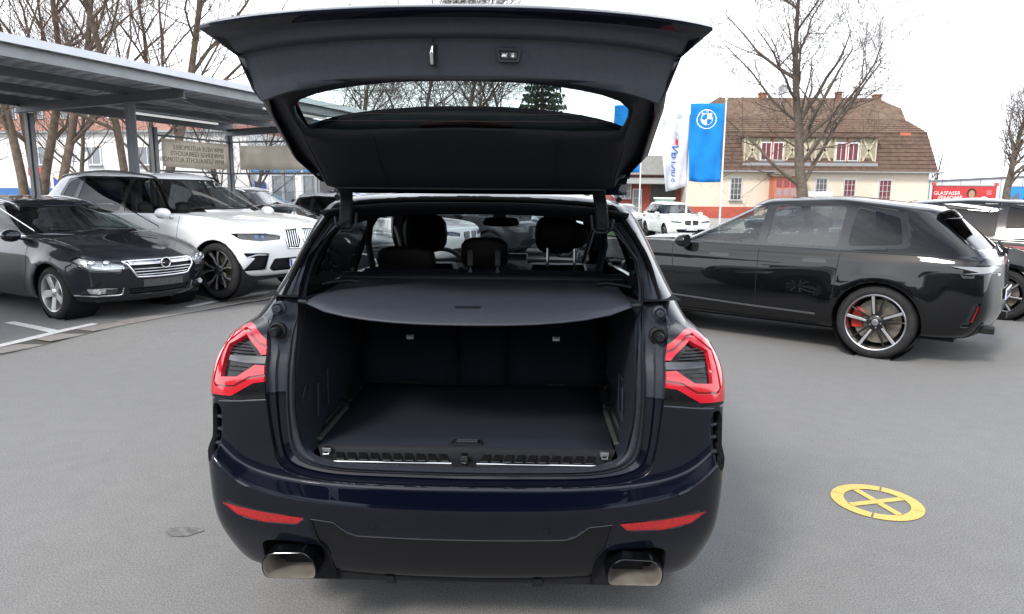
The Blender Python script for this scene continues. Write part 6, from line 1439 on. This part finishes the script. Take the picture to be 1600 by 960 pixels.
# ---------------------------------------------------------------- trees
bark = mat('bark', (.105, .085, .068), .95, noise=(5, .35), bump=(14, .8), dirt=(1.4, (.10, .115, .05), .35))
bark_red = mat('bark_reddish', (.125, .092, .070), .95, noise=(5, .35), bump=(14, .8), dirt=(1.2, (.13, .125, .05), .5))
twig = mat('twig', (.085, .066, .055), .95, noise=(3, .3)); twig_red = mat('twig_reddish', (.165, .112, .085), .95, noise=(3, .3))
def bare_tree(name, label, loc, height, r0, seed, stems=1, spread=.9, first=.25, density=1.0, group=None, mt=bark, mw=twig, lean=(0, 0), minr=.008, levels=5, up=.10):
    rnd = random.Random(seed); root = empty(name, loc); tag(root, label, 'tree', group); TR = MB(); CR = MB(); cnt = [0]
    def branch(p, d, ln, r, lev, seg):
        pts = [p]; rs = [r]; kids = []
        for i in range(seg):
            wob = .10 if lev == 0 else .22
            d = (d+Vector((rnd.uniform(-wob, wob), rnd.uniform(-wob, wob), rnd.uniform(-wob, wob)*.6+(up if lev else .03)))).normalized()
            p = p+d*(ln/seg); f = (i+1)/seg; rr = max(minr*.6, r*(1-.78*f)); pts.append(p); rs.append(rr)
            if lev < levels and f > (first if lev == 0 else .12):
                kn = {0: 2.2, 1: 1.5, 2: 1.35, 3: 1.25, 4: .9}.get(lev, 1)*density
                n = int(kn)+(1 if rnd.random() < kn-int(kn) else 0)
                for _ in range(n): kids.append((p.copy(), d.copy(), f, rr))
        n = (9, 6, 4, 3, 3, 3)[min(lev, 5)]; (TR if lev < 2 else CR).tube(pts, rs, n, False); cnt[0] += seg
        for q, dd, f, rr in kids:
            az = rnd.uniform(0, 2*math.pi); o = dd.orthogonal().normalized(); o = Matrix.Rotation(az, 3, dd) @ o
            ang = R(rnd.uniform(28, 58))*spread; nd = (dd*math.cos(ang)+o*math.sin(ang)).normalized()
            l2 = ln*(rnd.uniform(.42, .66) if lev else rnd.uniform(.42, .62)*(1.15-.65*f)); r2 = min(rr*.75, max(minr, rr*rnd.uniform(.40, .62)))
            if l2 > .25: branch(q, nd, l2, r2, lev+1, max(3, int(6-lev)))
        # leader continues as fine twigs
    for s in range(stems):
        a = 2*math.pi*s/max(1, stems)+.6; tilt = .16 if stems > 1 else 0
        branch(Vector((math.cos(a)*.35*(stems > 1), math.sin(a)*.3*(stems > 1), -.1)), Vector((math.cos(a)*tilt+lean[0], math.sin(a)*tilt+lean[1], 1)).normalized(), height*rnd.uniform(.9, 1.05), r0*rnd.uniform(.8, 1.05), 0, 11)
    TR.build('trunk', mt, root, 60); c = CR.build('crown', mw, root, 60)
    return root
GT = 'bare trees behind the carport'
bare_tree('bare_tree', 'bare multi-stemmed tree with reddish bark behind the carport posts', (-17.6, 23.0, 0), 13, .19, 11, 4, .9, .22, .62, GT, bark_red, twig_red, minr=.010, levels=4)
bare_tree('bare_tree', 'bare tree with twin pale trunks behind the middle carport post', (-14.6, 24.5, 0), 14, .20, 5, 2, .95, .25, .70, GT, bark_red, twig_red, minr=.010, levels=4)
bare_tree('bare_tree', 'small bare tree at the far left edge', (-21.5, 25.0, 0), 7.5, .15, 21, 1, 1.0, .2, .8, GT, bark, twig, levels=4)
bare_tree('bare_tree', 'tall spreading bare tree between carport and tailgate', (-15.9, 27.5, 0), 13.5, .15, 9, 1, 1.0, .18, .8, GT, bark, twig_red, minr=.010, levels=4, lean=(.05, 0))
bare_tree('bare_tree', 'low bare tree behind the mirrored banner', (-13.0, 29.5, 0), 5.6, .12, 33, 2, 1.05, .15, .62, GT, bark, twig, levels=4)
bare_tree('bare_tree', 'slim bare tree left of the poster board', (-22.5, 33, 0), 9, .17, 41, 1, 1.0, .2, .9, GT, bark, twig, levels=4)
bare_tree('bare_tree', 'large bare tree standing before the cream house', (17.35, 42, -.28), 15.5, .36, 8, 1, 1.1, .12, .85, None, bark, twig, minr=.012, levels=5, up=.07)
bare_tree('bare_tree', 'bare pollarded tree beside the billboards at right edge', (31.6, 45.5, -.28), 7.6, .30, 17, 1, .95, .34, .85, None, bark, twig, minr=.010, levels=4)
bare_tree('bare_tree', 'faint bare tree above the white hall', (48.5, 84, -.28), 7.5, .2, 29, 1, 1.0, .2, .7, None, bark, twig, levels=4)
GW = 'bare trees seen through the tailgate window'
for i, (x, y, h, sd) in enumerate(((-11.2, 44, 11.8, 51), (-7.6, 47, 12.6, 52), (-4.3, 45, 12.0, 53), (-1.6, 50, 12.6, 54))):
    bare_tree('bare_tree', ('bare tree at the left end of the tailgate window', 'thick bare tree left of centre in the tailgate window', 'bare tree at the centre of the tailgate window', 'bare tree next to the spruce in the tailgate window')[i], (x, y, 0), h, .26, sd, 1, 1.0, .25, .9, GW, bark, twig, minr=.014, levels=4)
def spruce(loc, h, seed):
    rnd = random.Random(seed); root = empty('spruce_tree', loc); tag(root, 'dark green spruce seen through the tailgate window', 'tree')
    t = MB(); t.tube([(0, 0, 0), (0, 0, h*.6), (0, 0, h)], [.24, .12, .01], 8); t.build('trunk', bark, root, 60)
    c = MB(); z = 1.2
    while z < h-.1:
        f = 1-z/h; ln = 2.7*f**.85+.12; n = 9 if f > .3 else 7
        for k in range(n):
            a = 2*math.pi*(k+rnd.random()*.6)/n+z*1.3; l_ = ln*rnd.uniform(.72, 1.1); d = Vector((math.cos(a), math.sin(a), 0)); sd = Vector((-d.y, d.x, 0))
            m_ = max(4, int(l_/.20)); pts = []
            for j in range(m_+1):
                t_ = j/m_; pts.append(d*l_*t_+Vector((0, 0, z-.30*l_*t_+.22*l_*t_**2.2+rnd.uniform(-.03, .03))))
            for j in range(1, m_+1):
                p = pts[j]; w_ = (.36*(1-.55*j/m_))*rnd.uniform(.7, 1.2)
                for sg in (-1, 1):
                    q = p+sd*sg*w_+d*w_*.5+Vector((0, 0, -rnd.uniform(.10, .34))); b0 = p-d*.10; b1 = p+d*.10
                    c.add([b0, b1, q+d*.05, q-d*.03], [(0, 1, 2, 3)])
                q = p+Vector((0, 0, -rnd.uniform(.20, .45))); c.add([p-d*.09, p+d*.09, q+d*.02], [(0, 1, 2)])
        z += rnd.uniform(.30, .40)
    c.build('crown', mat('spruce_needles', (.022, .045, .026), .9, noise=(4, .4)), root); return root
spruce((.85, 40, 0), 11.5, 3)
# lamp posts beyond the hall
for x, y, h in ((43.2, 78, 6.2), (54.0, 80, 9.0)):
    o = empty('lamp_post', (x, y, -.3)); tag(o, 'thin grey lamp post above the white hall roof' if h < 7 else 'taller lamp post behind the tree at right edge', 'lamp post', 'lamp posts behind the hall')
    b = MB(); b.tube([(0, 0, 0), (0, 0, h)], [.09, .05], 8); b.build('post', zinc, o, 60); b = MB(); b.box((.3, 0, h), (.8, .2, .1)); b.build('lamp_head', zinc, o, None, .03)
